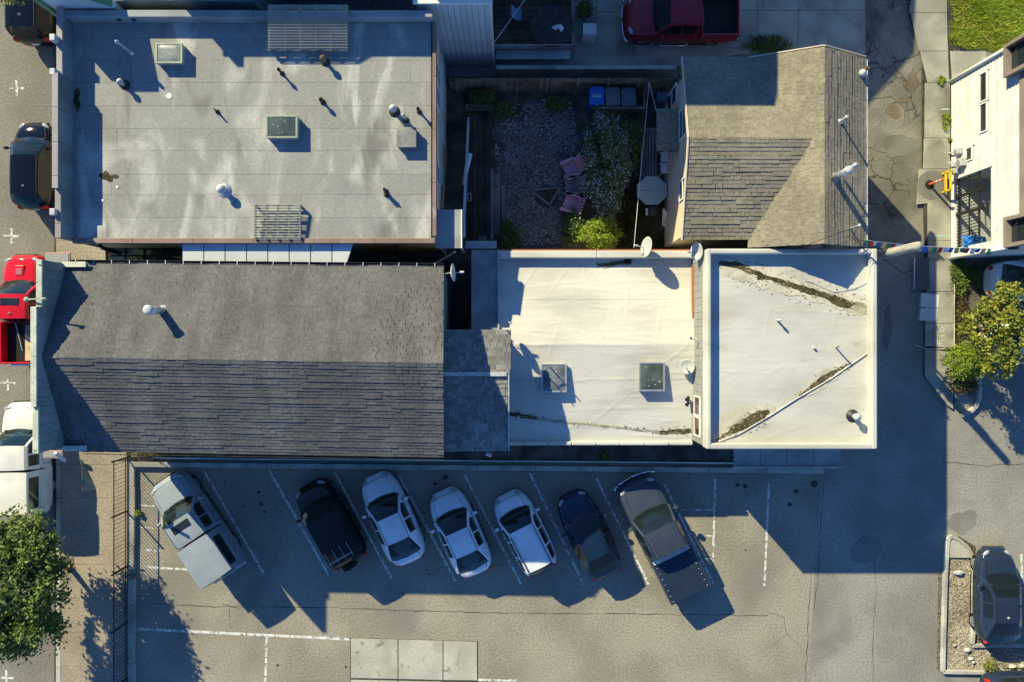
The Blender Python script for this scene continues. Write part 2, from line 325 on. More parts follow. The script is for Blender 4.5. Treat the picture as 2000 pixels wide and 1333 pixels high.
def crack(pts, par, wd=.025, z=.003, jit=2.0, step=14):
    out = []
    for a, b in zip(pts[:-1], pts[1:]):
        n = max(1, int(math.hypot(b[0]-a[0], b[1]-a[1])/step))
        for i in range(n): out.append((lerp(a[0],b[0],i/n)+rnd.uniform(-jit,jit), lerp(a[1],b[1],i/n)+rnd.uniform(-jit,jit)))
    out.append(pts[-1])
    MB().ribbon([P(x, y, z) for x, y in out], [wd*rnd.uniform(.3,1.3) for _ in out]).build('crack', M['dark_seal'], par)
crack([(300,1180),(430,1186),(640,1187),(800,1193),(1000,1198),(1250,1200),(1500,1203)], lot, .03, jit=1.2)
crack([(447,1185),(450,1228)], lot); crack([(432,1180),(470,1190)], lot)
for pts in ([(1585,1130),(1578,1200),(1574,1333)], [(1610,930),(1603,1030),(1600,1110),(1590,1190)], [(1708,1080),(1712,1160),(1704,1250),(1706,1333)], [(1500,1198),(1530,1205),(1535,1240),(1560,1260)], [(1850,905),(1930,910),(2000,906)], [(1535,1240),(1510,1262)], [(1694,1044),(1720,1062),(1726,1085)]):
    crack(pts, drive, .025, .0)
for pts in ([(1690,200),(1740,190),(1770,215),(1790,205)], [(1700,290),(1740,300),(1780,280)], [(1748,120),(1770,180),(1765,250)], [(1690,110),(1720,95),(1705,60),(1712,0)], [(1718,500),(1745,522),(1765,530),(1790,526)]):
    crack(pts, alley, .03, .0, 4)
# oil spots in the bays
for x, y, r in tuple((rnd.uniform(420,1330), rnd.uniform(935,1130), rnd.uniform(.015,.05)) for _ in range(40))+((510,985,.10),(517,1000,.06),(505,962,.09),(870,932,.13),(850,945,.1),(1440,948,.10),(1455,950,.10),(1542,985,.10),(1555,960,.1),(1456,1075,.04),(676,1303,.06),(542,1300,.06),(1590,945,.16),(720,1300,.05)):
    MB().poly([P(x,y,.006)+Vector((r*math.cos(t*.7854)*rnd.uniform(.7,1.3), r*math.sin(t*.7854)*rnd.uniform(.7,1.3), 0)) for t in range(8)]).build('oil_stain', M['dark_seal'], lot)
def blob(name, x, y, rx, ry, mat, par, z=.004, n=18, jit=.25):
    n = max(n, 28); ph = [rnd.uniform(0,6.28) for _ in range(4)]; rr = [1+jit*(.5*math.sin(a*2+ph[0])+.35*math.sin(a*3+ph[1])+.25*math.sin(a*5+ph[2])+.15*math.sin(a*9+ph[3])) for a in [2*math.pi*i/n for i in range(n)]]
    MB().poly([P(x+rx*math.cos(2*math.pi*i/n)*rr[i], y+ry*math.sin(2*math.pi*i/n)*rr[i], z) for i in range(n)]).build(name, mat, par)
M['mud'] = pmat('mud', (.16,.125,.085), .9, .2, 1, .2, 20, .3); M['patch'] = pmat('patch', (.195,.188,.165), .92, .15, .6, .3, 22, .4)
M['patch_dark'] = pmat('patch_dark', (.16,.15,.125), .92, .2, .6, .3, 22, .4)
blob('pothole', 1780,160,9,24, M['mud'], alley); blob('pothole', 1745,218,14,14, M['mud'], alley); blob('pothole', 1762,196,12,6, M['mud'], alley, .006)
blob('asphalt_patch', 1760,285,34,24, M['patch_dark'], alley, .002); blob('asphalt_patch', 1820,362,29,29, M['patch'], alley, .124, 26, .03)
blob('asphalt_patch', 1733,640,9,40, M['patch_dark'], drive, .002); blob('asphalt_patch', 1690,1075,30,26, M['patch'], drive, .001, 22, .12); blob('asphalt_patch', 1880,1020,26,24, M['patch'], drive, .001, 22, .3)
blob('asphalt_patch', 1800,510,14,20, M['patch_dark'], drive, .002)
# ---------------------------------------------------------------- pavements, built slab by slab
def slabs(base, quads, z0, z1, mat, gap=.012, name='slab'):
    for q in quads:
        pts = [P(x, y, z1) for x, y in q]; c = sum(pts, Vector())/len(pts)
        pts = [p+(c-p).normalized()*gap for p in pts]
        MB().prism([(p.x, p.y) for p in pts], z0, z1+rnd.uniform(-.003,.003)).build(name, mat, base, bevel=.006)
def rects(x0, x1, ys): return [[(x0,a),(x1,a),(x1,b),(x0,b)] for a, b in zip(ys[:-1], ys[1:])]
walk = MB().prism([(P(109,0).x, P(0,1500).y),(P(248,0).x, P(0,1500).y),(P(248,0).x, P(0,840).y),(P(109,0).x, P(0,840).y)], -.01, .098).build('sidewalk', M['dark_seal'], kind='structure')
slabs(walk, rects(118, 248, [842,908,973,1038,1104,1170,1236,1302,1368]), .09, .115, M['aggregate'])
for i in range(9): slabs(walk, [[(109,842+i*66),(118,842+i*66),(118,908+i*66),(109,908+i*66)]], 0, .118, M['kerb'], name='kerbstone')
walk2 = MB().prism([(P(109,0).x, P(0,842).y),(P(330,0).x, P(0,842).y),(P(330,0).x, P(0,-200).y),(P(109,0).x, P(0,-200).y)], -.01, .096).build('sidewalk', M['dark_seal'], kind='structure')
slabs(walk2, rects(109, 328, [-200,-60,60,180,300,400,470,540,610,700,780,842]), .09, .113, M['aggregate'])
east = MB().prism([(P(x,y).x, P(x,y).y) for x, y in [(1800,-60),(1858,-60),(1861,796),(1848,790),(1803,735),(1806,520),(1800,330)]][:], -.01, .085).build('footpath', M['dark_seal'], kind='structure')
slabs(east, [[(1790,-60),(1850,-60),(1850,25),(1775,25)],[(1778,25),(1850,25),(1852,100),(1795,100)],[(1797,100),(1852,100),(1854,162),(1812,162)],[(1807,162),(1856,162),(1856,270),(1806,270)],[(1805,270),(1856,270),(1856,330),(1803,330)],[(1795,330),(1866,330),(1866,392),(1790,400)],
     [(1812,395),(1868,392),(1868,470),(1812,470)],[(1812,470),(1868,470),(1868,507),(1812,507)],[(1812,507),(1862,507),(1862,570),(1810,570)],[(1808,570),(1862,570),(1862,632),(1807,632)],[(1807,632),(1862,632),(1862,682),(1807,676)],[(1806,682),(1862,688),(1862,800),(1850,792),(1806,735)]], .08, .12, M['concrete_old'])
slabs(east, [[(1856,100),(1925,100),(1935,140),(1860,162)]], .06, .11, M['concrete_old'])
pad = MB().prism([(P(x,y).x, P(x,y).y) for x, y in [(684,1246),(933,1253),(933,1500),(684,1500)]], -.01, .018).build('concrete_pad', M['dark_seal'], kind='structure')
slabs(pad, [[(685,1247),(777,1249.5),(777,1327),(685,1325)],[(778,1249.5),(865,1252),(865,1329),(778,1327)],[(866,1252),(932,1254),(932,1330),(866,1329)],[(685,1328),(777,1330),(777,1420),(685,1420)],[(778,1330),(865,1332),(865,1420),(778,1420)]], .01, .03, M['concrete'])
# strip between the buildings and the bays: low kerb wall, planting soil, chain-link fence
soil = sheet('planting_strip', [(240,860),(1605,860),(1605,906),(240,892)], .006, M['soil'])
kw = thing('low_wall', 'long low concrete wall along the heads of the angled parking bays', 'wall', P(900,910))
for i in range(12):
    x0, x1 = 262+i*112, 262+(i+1)*112-1; y0, y1 = 903+(x0-250)*.0095, 903+(x1-250)*.0095
    a, b = P(x0,y0+3), P(x1,y1+3); MB().beam(a+Vector((0,0,.11)), b+Vector((0,0,.11)), .22, .24).build('wall_block', M['kerb'], kw, bevel=.015)
cf = thing('chain_link_fence', 'thin galvanised chain-link fence rail beside the building behind the parked cars', 'fence', P(900,898))
def fy(x): return 895+(x-300)*.0085
MB().tube([P(x, fy(x), .95) for x in (300,600,900,1200,1432)], .028, 8).build('top_rail', M['metal'], cf, smooth=True)
for x in range(300, 1440, 94): MB().cyl(P(x,fy(x),0), P(x,fy(x),.97), .025, n=8).build('post', M['metal'], cf, smooth=True)
m = MB()
for i in range(190):
    x = 300+i*5.95
    for d in (-6, 6):
        a, b = P(x,fy(x),.05), P(x+d*2.2,fy(x+d),.93); m.beam(a, b, .006, .006)
m.build('mesh_wire', M['metal'], cf, kind='stuff')
# ---------------------------------------------------------------- shingled slopes
TAB = {}
def tab_mesh(w_, h_, mat):
    k = (round(w_,3), round(h_,3), mat.name)
    if k not in TAB:
        b = MB(); t = .024; b.add([(0,-.012,.002),(w_,-.012,.002),(w_,h_*1.25,-.004),(0,h_*1.25,-.004),(0,-.012,t),(w_,-.012,t),(w_,h_*1.25,.004),(0,h_*1.25,.004)],
              [(4,5,6,7),(0,1,5,4),(1,2,6,5),(3,0,4,7)])
        me = bpy.data.meshes.new('shingle'); me.from_pydata(b.v, [], b.f); me.materials.append(mat); TAB[k] = (me, b)
    return TAB[k]
def shingles(parent, slopes, mat, exposure=.14, tabw=.30, single=300, focus=(0,0)):
    """slopes: list of (eave0, eave1, ridge1, ridge0). nearest `single` tabs become shingle objects, the rest one part"""
    items = []
    for e0, e1, r1, r0 in slopes:
        e0, e1, r1, r0 = map(Vector, (e0, e1, r1, r0))
        if (e1-e0).cross(((r0+r1)/2-(e0+e1)/2)).z < 0: e0, e1, r1, r0 = e1, e0, r0, r1
        up = ((r0+r1)/2-(e0+e1)/2); nrow = max(1, int(up.length/exposure))
        nrm = (e1-e0).cross(up); nrm.normalize()
        if nrm.z < 0: nrm = -nrm
        upu = up.normalized()
        for j in range(nrow):
            a, b = e0.lerp(r0, j/nrow), e1.lerp(r1, j/nrow); ln = (b-a).length
            if ln < .15: continue
            u = (b-a).normalized(); x = -rnd.random()*tabw; 
            lift = 0.; left = 0
            while x < ln:
                if left <= 0: left = rnd.randint(2,9); lift = rnd.choice((0,.002,.005,.009,.015))
                left -= 1; w_ = tabw*rnd.choice((.7,.85,1,1,1.15)); s0, s1 = max(0, x), min(ln, x+w_-.006)
                if s1-s0 > .05: items.append((a+u*s0+nrm*(lift+rnd.uniform(0,.005))+upu*rnd.uniform(-.008,.008), u, upu, nrm, s1-s0, exposure))
                x += w_
    items.sort(key=lambda i: (i[0].x-focus[0])**2+(i[0].y-focus[1])**2)
    off = WORLD[parent.name]
    for p, u, v, n, w_, h_ in items[:single]:
        me, _ = tab_mesh(round(w_*20)/20-.006, h_, mat); o = bpy.data.objects.new('shingle', me); C.objects.link(o); o.parent = parent
        vv = n.cross(u); mt = Matrix((u, vv, n)).transposed().to_4x4(); mt.translation = p-off; o.matrix_local = mt
    if items[single:]:
        V = []; Q = []
        for p, u, v, n, w_, h_ in items[single:]:
            vv = n.cross(u); t = .024; k = len(V)
            for lx, ly, lz in ((0,-.012,.002),(w_,-.012,.002),(w_,h_*1.25,-.004),(0,h_*1.25,-.004),(0,-.012,t),(w_,-.012,t),(w_,h_*1.25,.004),(0,h_*1.25,.004)):
                V.append(p+u*lx+vv*ly+n*lz)
            Q += [(k+4,k+5,k+6,k+7),(k,k+1,k+5,k+4),(k+1,k+2,k+6,k+5),(k+3,k,k+4,k+7)]
        np_mesh('shingle_field', np.array([tuple(p) for p in V]), np.array(Q), mat, parent, kind='stuff')
def ridge_caps(parent, a, b, mat, wd=.28, step=.2, drop=.06):
    a, b = Vector(a), Vector(b); n = int((b-a).length/step); u = (b-a).normalized(); s = u.cross(Vector((0,0,1))).normalized()
    for i in range(n):
        p = a+u*(i*step); z = Vector((0,0,.022+rnd.uniform(0,.008)))
        l = u*(step*.96); MB().add([p+z, p+l+z*.5, p-s*wd/2+z-Vector((0,0,drop)), p+l-s*wd/2+z*.5-Vector((0,0,drop)), p+s*wd/2+z-Vector((0,0,drop)), p+l+s*wd/2+z*.5-Vector((0,0,drop))],
            [(0,1,3,2),(0,4,5,1),(0,2,4)]).build('ridge_cap', mat, parent)
def window(parent, c, axis_u, axis_v, n, hw, hh, frame='white_paint', mull=True, depth=.06, glass='glass', name='window'):
    """recessed window: frame bars + pane, centre c on the wall, u/v in-plane unit axes, n outward"""
    c, u, v, n = Vector(c), Vector(axis_u), Vector(axis_v), Vector(n); f = MB(); b = .05
    for s in (-1, 1):
        f.obox(c+u*s*(hw-b/2)+n*.02, u*b/2, v*hh, n*.03); f.obox(c+v*s*(hh-b/2)+n*.018, u*(hw-b), v*b/2, n*.03)
    if mull: f.obox(c+n*.012, u*(hw-b), v*.02, n*.025)
    fo = f.build(name, M[frame], parent)
    MB().obox(c-n*.0+n*.004, u*(hw-b), v*(hh-b), n*.004).build('pane', M[glass], fo)
# ---------------------------------------------------------------- A: grey flat-roofed building, top left
zA = 5.3
ax0, ax1 = -16.85, -2.89; ay0, ay1 = 3.77, 12.25
A = thing('flat_roof_building', 'two storey building with streaked grey flat roof and brown metal edging, top left', 'building', ((ax0+ax1)/2, (ay0+ay1)/2, 0))
MB().box((ax0+.05,ay0+.06,0),(ax1-.08,ay1-.1,zA-.06)).build('wall', M['cream'], A)
MB().box((-6.1,ay0+.052,1.2),(ax1-.09,ay0+.07,zA-.1)).build('painted_wall', M['orange'], A, label='orange painted stretch of the side wall')
MB().box((ax0+.1,ay0+.1,zA-.06),(ax1-.12,ay1-.1,zA-.02)).build('roof_deck', M['underlay'], A)
rows = [45,76,118,162,207,251,295,341,381,425,466]
cuts = [[118,175,280,600,680,800,842],[118,165,300,372,700,805,842],[118,175,190,300,470,802,842],[118,172,265,440,560,700,805,842],[118,225,300,500,595,770,842],[118,172,228,290,350,520,635,800,842],[118,172,245,455,690,770,842],[118,195,218,640,800,842],[118,225,330,590,655,780,842],[118,170,300,498,600,740,842]]
for j in range(10):
    ya, yb = P(0,rows[j],zA).y, P(0,rows[j+1],zA).y
    for a, b in zip(cuts[j][:-1], cuts[j][1:]):
        xa, xb = P(a,0,zA).x, P(b,0,zA).x
        MB().box((xa+.0015,yb+.004,zA-.015),(xb-.0015,ya-.004,zA+rnd.uniform(.0,.008))).build('roofing_sheet', M['roofgrey'], A)
# west parapet, stepped, panelled inside, with coping pieces
prof = [(12.25,.62),(9.75,.62),(9.75,.86),(5.55,.86),(5.55,.70),(3.77,.70)]
for (ya, ha), (yb, hb) in zip(prof[0::2], prof[1::2]):
    MB().box((-16.68,yb,0),(-16.53,ya,zA+ha)).build('parapet', M['teal_board'], A)
    y = ya
    while y > yb+.1:
        y2 = max(yb, y-1.25); MB().box((-16.71,y2+.006,zA+ha),(-16.49,y-.006,zA+ha+.05)).build('coping', M['coping'], A, bevel=.01)
        MB().box((-16.53,y2+.008,zA+.02),(-16.505,y-.008,zA+ha-.01)).build('parapet_panel', M['teal_board'], A); y = y2
for y in (P(0,73,6.2).y, P(0,140,6.2).y, P(0,414,6.2).y):
    MB().box((-16.80,y-.12,zA+.4),(-16.60,y+.12,zA+.92)).build('coping_cap', M['white_metal'], A, bevel=.02)
# north parapet and edging
MB().box((-16.55,11.98,0),(-9.6,12.25,zA+.46)).build('parapet', M['felt'], A, bevel=.03)
MB().box((-9.6,11.99,0),(ax1-.05,12.26,zA+.42)).build('parapet', M['felt'], A, bevel=.03)
for x in (-14.65, -14.1): MB().cyl((x,11.96,zA+.25),(x,12.05,zA+.25),.09,n=12).build('scupper', M['black'], A)
for i in range(6):
    xa, xb = lerp(-16.5, ax1, i/6)+.004, lerp(-16.5, ax1, (i+1)/6)-.004
    MB().box((xa,ay0-.1,zA-.16),(xb,ay0+.09,zA+.09)).build('fascia', M['coping_brown'], A, bevel=.012)
for i in range(4):
    ya, yb = lerp(ay0+.17, ay1-.3, i/4)+.004, lerp(ay0+.17, ay1-.3, (i+1)/4)-.004
    MB().box((ax1-.09,ya,zA-.16),(ax1+.05,yb,zA+.09)).build('fascia', M['coping_brown'], A, bevel=.012)
for py, z, hh in ((147,3.9,.62),(192,3.9,.62),(340,3.9,.62)):
    window(A, (ax1-.07, P(0,py,z).y, z), (0,1,0), (0,0,1), (1,0,0), .42, hh)
for py, z in ((150,1.7),(200,1.7),(262,1.7),(350,1.5)): window(A, (ax1-.07, P(0,py,z).y, z), (0,1,0), (0,0,1), (1,0,0), .4, .55)
# downpipe on the south side
MB().tube([P(194,469,5.1), P(194,476,5.0), P(200,485,4.6), P(225,493,4.2), P(236,496,4.0)], .07, 8).build('downpipe', M['black'], A, smooth=True)
MB().tube([P(773,478,4.9), P(773,490,3.5), P(775,500,1.0)], .07, 8).build('downpipe', M['black'], A, smooth=True)
# ---- things standing on roof A
def vent(label, px, py, z, h, r=.05, mat='dark_metal', cap=None, capmat=None, boot=True, lean=(0,0), group='roof vents'):
    b = P(px, py, z); t = thing('roof_vent', label, 'vent', b, group=group); top = b+Vector((lean[0],lean[1],h))
    MB().cyl(b, top, r, n=12).build('pipe', M[mat], t, smooth=False)
    if boot: MB().lathe(b, [(r*2.6,0),(r*2.4,.02),(r*1.3,.10),(r*1.05,.12)], 14).build('flashing', M['dark_metal' if mat != 'white_metal' else 'metal'], t, smooth=True)
    if cap: MB().lathe(top, [(cap*.6,-.05),(cap,-.02),(cap*.97,.05),(cap*.5,.11),(.01,.13)], 14).build('cap', M[capmat or mat], t, smooth=True)
    return t
vent('tall thin white pipe standing in shade near the top left corner of the grey roof', 257, 104, zA, .92, .045, 'white_metal', .07)
vent('white capped vent on grey roof just below the shaded corner', 245, 167, zA, .36, .075, 'metal', .115, 'white_metal')
vent('small dark pipe alone left of centre on the grey roof', 425, 219, zA, .30, .035)
vent('small dark pipe above and right of the dark skylight on the grey roof', 551, 144, zA, .36, .04, cap=.07)
vent('rusty round capped vent nearest the upper corrugated cover', 636, 122, zA, .36, .07, 'rust', .12, 'rust')
vent('small dark pipe right of the dark green skylight', 631, 200, zA, .28, .045, cap=.08)
vent('white hooded vent, left of the pair by the roof hatch', 771, 219, zA, .42, .085, 'metal', .13, 'white_metal')
vent('slim white tipped pipe between hooded vent and roof hatch', 793, 235, zA, .55, .05, 'metal', .07, 'white_metal')
vent('small dark pipe nearest the brown right edge of the grey roof', 819, 219, zA, .34, .04, cap=.07)
vent('fat white mushroom vent in the lower middle of the grey roof', 439, 373, zA, .34, .11, 'white_metal', .17)
vent('twin dark pipe, upper one, low on the right of the grey roof', 754, 374, zA, .34, .04, cap=.06)
vent('twin dark pipe, lower one, low on the right of the grey roof', 755, 381, zA, .34, .04)
def skylight(label, x0, y0, x1, y1, zr, h, glass, frame='metal', dome=0.0, zpx=None):
    zt = zr+h; a, b = P(x0,y1,zt), P(x1,y0,zt); c = (a+b)/2; t = thing('skylight', label, 'skylight', (c.x, c.y, zr)); fw = .07
    MB().box((a.x+.02,a.y+.02,zr-.02),(b.x-.02,b.y-.02,zt-.05)).build('kerb_box', M['felt'], t)
    for p, q in (((a.x,a.y),(b.x,a.y+fw)),((a.x,b.y-fw),(b.x,b.y)),((a.x,a.y+fw),(a.x+fw,b.y-fw)),((b.x-fw,a.y+fw),(b.x,b.y-fw))):
        MB().box((p[0],p[1],zt-.06),(q[0],q[1],zt)).build('frame_bar', M[frame], t, bevel=.008)
    n = 8; vs = []; fs = []
    for j in range(n+1):
        for i in range(n+1):
            u, v = i/n, j/n; vs.append((lerp(a.x+fw,b.x-fw,u), lerp(a.y+fw,b.y-fw,v), zt-.02+dome*(1-(2*u-1)**4)*(1-(2*v-1)**4)))
    fs = [(j*(n+1)+i, j*(n+1)+i+1, (j+1)*(n+1)+i+1, (j+1)*(n+1)+i) for j in range(n) for i in range(n)]
    MB().add(vs, fs).build('pane', M[glass], t, smooth=True)
    m = MB()
    for _ in range(7): m.ball((rnd.uniform(a.x+.15,b.x-.15), rnd.uniform(a.y+.1,b.y-.1), zt-.015+dome*.8), .018, .018, .008, 6, 4)
    m.build('bird_dropping', M['white_paint'], t)
    return t
M['frame_green'] = pmat('frame_green', (.30,.34,.26), .5, .1, 2, .1, 20, .05)
skylight('pale grey skylight with green frame at the top of the grey roof', 303, 84, 356, 124, zA, .32, 'skylight_g', 'frame_green', .03)
skylight('dark green glazed skylight in the middle of the grey roof', 519, 225, 581, 270, zA, .34, 'skylight_d', 'frame_green', .02)
a, b = P(775,288,5.6), P(813,249,5.6)
t = thing('roof_hatch', 'flat grey box hatch at right of the grey roof beside the vents', 'hatch', ((a.x+b.x)/2,(a.y+b.y)/2,zA))
MB().box((a.x+.03,a.y+.03,zA-.01),(b.x-.03,b.y-.03,5.55)).build('kerb_box', M['felt'], t); MB().box((a.x,a.y,5.55),(b.x,b.y,5.62)).build('lid', M['wood_grey'], t, bevel=.01)
def corrugated_cover(label, x0, y0, x1, y1, za, zb, battens, ribs):
    """north edge at za, south edge at zb; corrugations run east-west as in the photo"""
    nw, ne, se, sw = P(x0,y0,za), P(x1,y0,za), P(x1,y1,zb), P(x0,y1,zb); c = (nw+se)/2
    t = thing('corrugated_cover', label, 'roof cover', (c.x, c.y, min(za,zb)-.2)); vs = []; n = ribs*6
    for j in range(n+1):
        f = j/n; z = .022*math.sin(f*ribs*2*math.pi)
        vs += [nw.lerp(sw, f)+Vector((0,0,z)), ne.lerp(se, f)+Vector((0,0,z))]
    MB().add(vs, [(2*j,2*j+1,2*j+3,2*j+2) for j in range(n)]).build('corrugated_sheet', M['corrugated'], t, smooth=True)
    for k in range(battens):
        f = k/(battens-1); f = .02+.96*f; d = Vector((0,0,-.06))
        MB().beam(nw.lerp(ne,f)+d, sw.lerp(se,f)+d, .06, .06).build('rafter', M['wood_grey'], t)
    for f in (.02,.35,.66,.98):
        d = Vector((0,0,-.13)); MB().beam(nw.lerp(sw,f)+d, ne.lerp(se,f)+d, .06, .06).build('batten', M['wood_grey'], t)
    for f in (.02,.98):
        for g in (.05,.95):
            p = nw.lerp(ne,f).lerp(sw.lerp(se,f), g); MB().beam(Vector((p.x,p.y,zA)), p+Vector((0,0,-.1)), .07, .07).build('post', M['wood_grey'], t)
corrugated_cover('large clear corrugated cover over the shaded top edge of the grey roof', 523, 9, 679, 98, 6.25, 5.62, 6, 16)
corrugated_cover('small clear corrugated cover at the lower edge of the grey roof', 496, 399, 587, 468, 5.62, 5.5, 5, 13)
blob('roof_moss', 207,345,12,9, M['moss'], A, zA+.012, 18, .45); blob('roof_moss', 222,345,9,4, M['moss'], A, zA+.013, 14, .4); blob('roof_moss', 150,195,8,18, M['moss'], A, zA+.012, 18, .5)
for x, y, r in ((229,366,.05),(200,392,.06),(330,188,.12)): MB().lathe(P(x,y,zA+.006), [(r,0),(r*.9,.012),(r*.3,.014)], 12).build('drain', M['white_paint'], A)
# ---------------------------------------------------------------- north neighbours
NB = thing('false_front_building', 'neighbouring building with green trimmed false front at the top left edge', 'building', P(160,-120,0))
x0 = P(116,28,5.3).x; yS = 12.32
MB().box((x0,yS+.3,0),(-9.6,14.6,5.7)).build('wall', M['teal_board'], NB)
wall = [(x0,0),(x0,7.35),(x0+1.15,7.35),(x0+2.35,6.0),(x0+2.35,0)]
MB().add([(x,yS,z) for x,z in wall]+[(x,yS+.25,z) for x,z in wall], [(0,1,2,3,4),(9,8,7,6,5)]+[(i,(i+1)%5,5+(i+1)%5,5+i) for i in range(5)]).build('false_front_return', M['blue_siding'], NB)
for p, q in (((x0,yS+.12,7.38),(x0+1.2,yS+.12,7.38)),((x0+1.13,yS+.12,7.40),(x0+2.4,yS+.12,6.02)),((x0-.02,yS+.1,.5),(x0-.02,yS+.1,7.35))):
    MB().beam(p, q, .42, .12).build('trim', M['green_trim'], NB, bevel=.01)
MB().box((x0-.3,yS,0),(x0-.02,14.8,7.2)).build('front_wall', M['teal_board'], NB)
MB().box((-14.4,12.62,5.7),(-9.7,14.5,5.76)).build('roof', M['roofgrey'], NB)
N2 = thing('north_house', 'tall pale building just above the frame shading the top of the grey roof', 'building', (-9,19,0))
MB().box((-14.43,14.9,0),(-6.4,19.5,8.32)).build('wall', M['blue_siding'], N2); MB().box((-14.43,14.9,8.32),(-14.2,15.4,8.73)).build('chimney', M['cream'], N2)
MB().box((-14.5,14.8,8.30),(-6.38,19.6,8.36)).build('roof', M['felt'], N2)
N3 = thing('north_house', 'tall house just above the frame whose shadow falls across the yard and brown roof', 'building', (1.2,20,0))
MB().box((-6.3,16.5,0),(3.2,21,10.6)).build('wall', M['blue_siding'], N3); MB().box((-6.35,16.45,10.6),(3.25,21,10.7)).build('roof', M['felt'], N3)
N4 = thing('north_house', 'gabled house above the frame shading the top of the cracked alley', 'building', (5.5,26,0))
gp = [(-1,0),(-1,7.9),(2.6,9.9),(6.2,8.4),(9.56,7.0),(9.56,0)]
MB().add([(x,22.6,z) for x,z in gp]+[(x+.6,30,z) for x,z in gp], [(0,1,2,3,4,5),(11,10,9,8,7,6)]+[(i,(i+1)%6,6+(i+1)%6,6+i) for i in range(6)]).build('wall', M['cream'], N4)
MB().slab([(2.6,22.4,10.0),(9.9,22.4,6.95),(10.5,30,6.95),(3.2,30,10.0)], .08).slab([(2.6,22.4,10.0),(-1.3,22.4,7.85),(-.7,30,7.85),(3.2,30,10.0)], .08).build('roof', M['shingle_h'], N4)
# B: blue board-sided house
zb = 5.85; bx0, bx1 = -3.55, -.82; by = 12.50
B = thing('board_sided_house', 'tall house wall of pale blue vertical boards beside the grey roof', 'building', (-2.2,15,0))
MB().box((bx0,by+.03,0),(bx1-.02,19,zb)).build('wall', M['blue_siding'], B)
n = 12
for i in range(n):
    xa, xb = lerp(bx0,bx1,i/n), lerp(bx0,bx1,(i+1)/n)
    MB().box((xa+.012,by,.05),(xb-.012,by+.03,zb-.02)).build('board', M['blue_siding'], B)
MB().box((bx1-.03,by-.03,0),(bx1+.06,by+.1,zb)).build('corner_board', M['white_paint'], B)
for i in range(3): MB().box((lerp(bx0-.1,bx1+.1,i/3)+.004,by-.1,zb),(lerp(bx0-.1,bx1+.1,(i+1)/3)-.004,by+.12,zb+.08)).build('gutter', M['white_paint'], B)
MB().box((bx0,by+.12,zb),(bx1,19,zb+.05)).build('roof', M['felt'], B)
# ---------------------------------------------------------------- C: dark shingled gable with stepped false front
ze, zr = 5.29, 6.68
nw, ne, sw, se = P(125,514,ze), P(867,521,ze), P(123,881,ze), P(867,893,ze); rw, re_ = P(82,698,zr), P(866,710,zr)
fx = -16.74
for v in (nw, sw, rw): v.x = fx
CB = thing('gable_roof_building', 'long building with dark grey shingled gable roof and stepped false front', 'building', ((fx+ne.x)/2, -1, 0))
wm = MB(); e = .15
MB().prism([(fx,sw.y+.2),(se.x-.12,se.y+.2),(ne.x-.12,ne.y-.2),(fx,nw.y-.2)], 0, ze-.12).build('wall', M['teal_board'], CB)
MB().add([(ne.x-.12,ne.y-.2,ze-.12),(se.x-.12,se.y+.2,ze-.12),(re_.x-.12,re_.y,zr-.12),(ne.x-.3,ne.y-.2,ze-.12),(se.x-.3,se.y+.2,ze-.12),(re_.x-.3,re_.y,zr-.12)], [(0,1,2),(5,4,3),(0,3,4,1),(1,4,5,2),(2,5,3,0)]).build('gable_wall', M['blue_siding'], CB)
roofC = MB().slab([nw, ne, re_, rw], .1).slab([rw, re_, se, sw], .1).build('roof', M['underlay'], CB)
shingles(roofC, [(nw, ne, re_, rw), (se, sw, rw, re_)], M['shingle_c'], .125, .26, 300, focus=(-2.5,0))
ridge_caps(roofC, rw, re_, M['shingle_c'], .30, .21, .07)
# gutter and straps along the north eave
g = MB()
for s in (-1, 1): g.beam(nw+Vector((.1,.06+s*.055,.0)), ne+Vector((0,.06+s*.055,.0)), .012, .09)
g.beam(nw+Vector((.1,.06,-.045)), ne+Vector((0,.06,-.045)), .11, .012); gut = g.build('gutter', M['dark_metal'], CB)
for i in range(21):
    p = nw.lerp(ne, (i+.5)/21); MB().box((p.x-.015,p.y-.02,p.z+.035),(p.x+.015,p.y+.13,p.z+.055)).build('gutter_strap', M['white_metal'], gut)
g = MB()
for s in (-1, 1): g.beam(sw+Vector((.6,-.06+s*.05,.0)), se+Vector((0,-.06+s*.05,.0)), .012, .08)
g.build('gutter', M['dark_metal'], CB)
# false front: stepped wall, inner boards, speckled coping
segs = [(P(0,507,6.75).y, P(0,600,6.75).y, 6.68), (P(0,600,6.75).y, P(0,795,6.9).y, 6.96), (P(0,795,6.9).y, P(0,886,6.9).y, 6.86)]
for ya, yb, zt in segs:
    MB().box((fx-.16,yb+.002,0),(fx-.02,ya-.002,zt)).build('false_front', M['teal_board'], CB)
    n = max(2, int((ya-yb)/.3))
    for i in range(n):
        MB().box((fx-.018,lerp(ya,yb,(i+1)/n)+.006,4.0),(fx+.004,lerp(ya,yb,i/n)-.006,zt-.02)).build('board', M['teal_board'], CB)
    k = max(1, round((ya-yb)/1.8))
    for i in range(k): MB().box((fx-.18,lerp(ya,yb,(i+1)/k)+.004,zt),(fx+.03,lerp(ya,yb,i/k)-.004,zt+.06)).build('coping', M['coping_green'], CB, bevel=.012)
for y, s in ((segs[0][0],1),(segs[2][1],-1)):
    MB().box((fx-.02,y-.10,4.6),(fx+.75,y+.02,5.5)).build('return_wall', M['teal_board'], CB)
    MB().box((fx-.04,y-.14,5.5),(fx+.85,y+.06,5.56)).build('return_coping', M['coping_green'], CB)
MB().beam(P(108,885,4.9), P(126,900,4.2), .12, .10).build('downpipe', M['blue_siding'], CB)
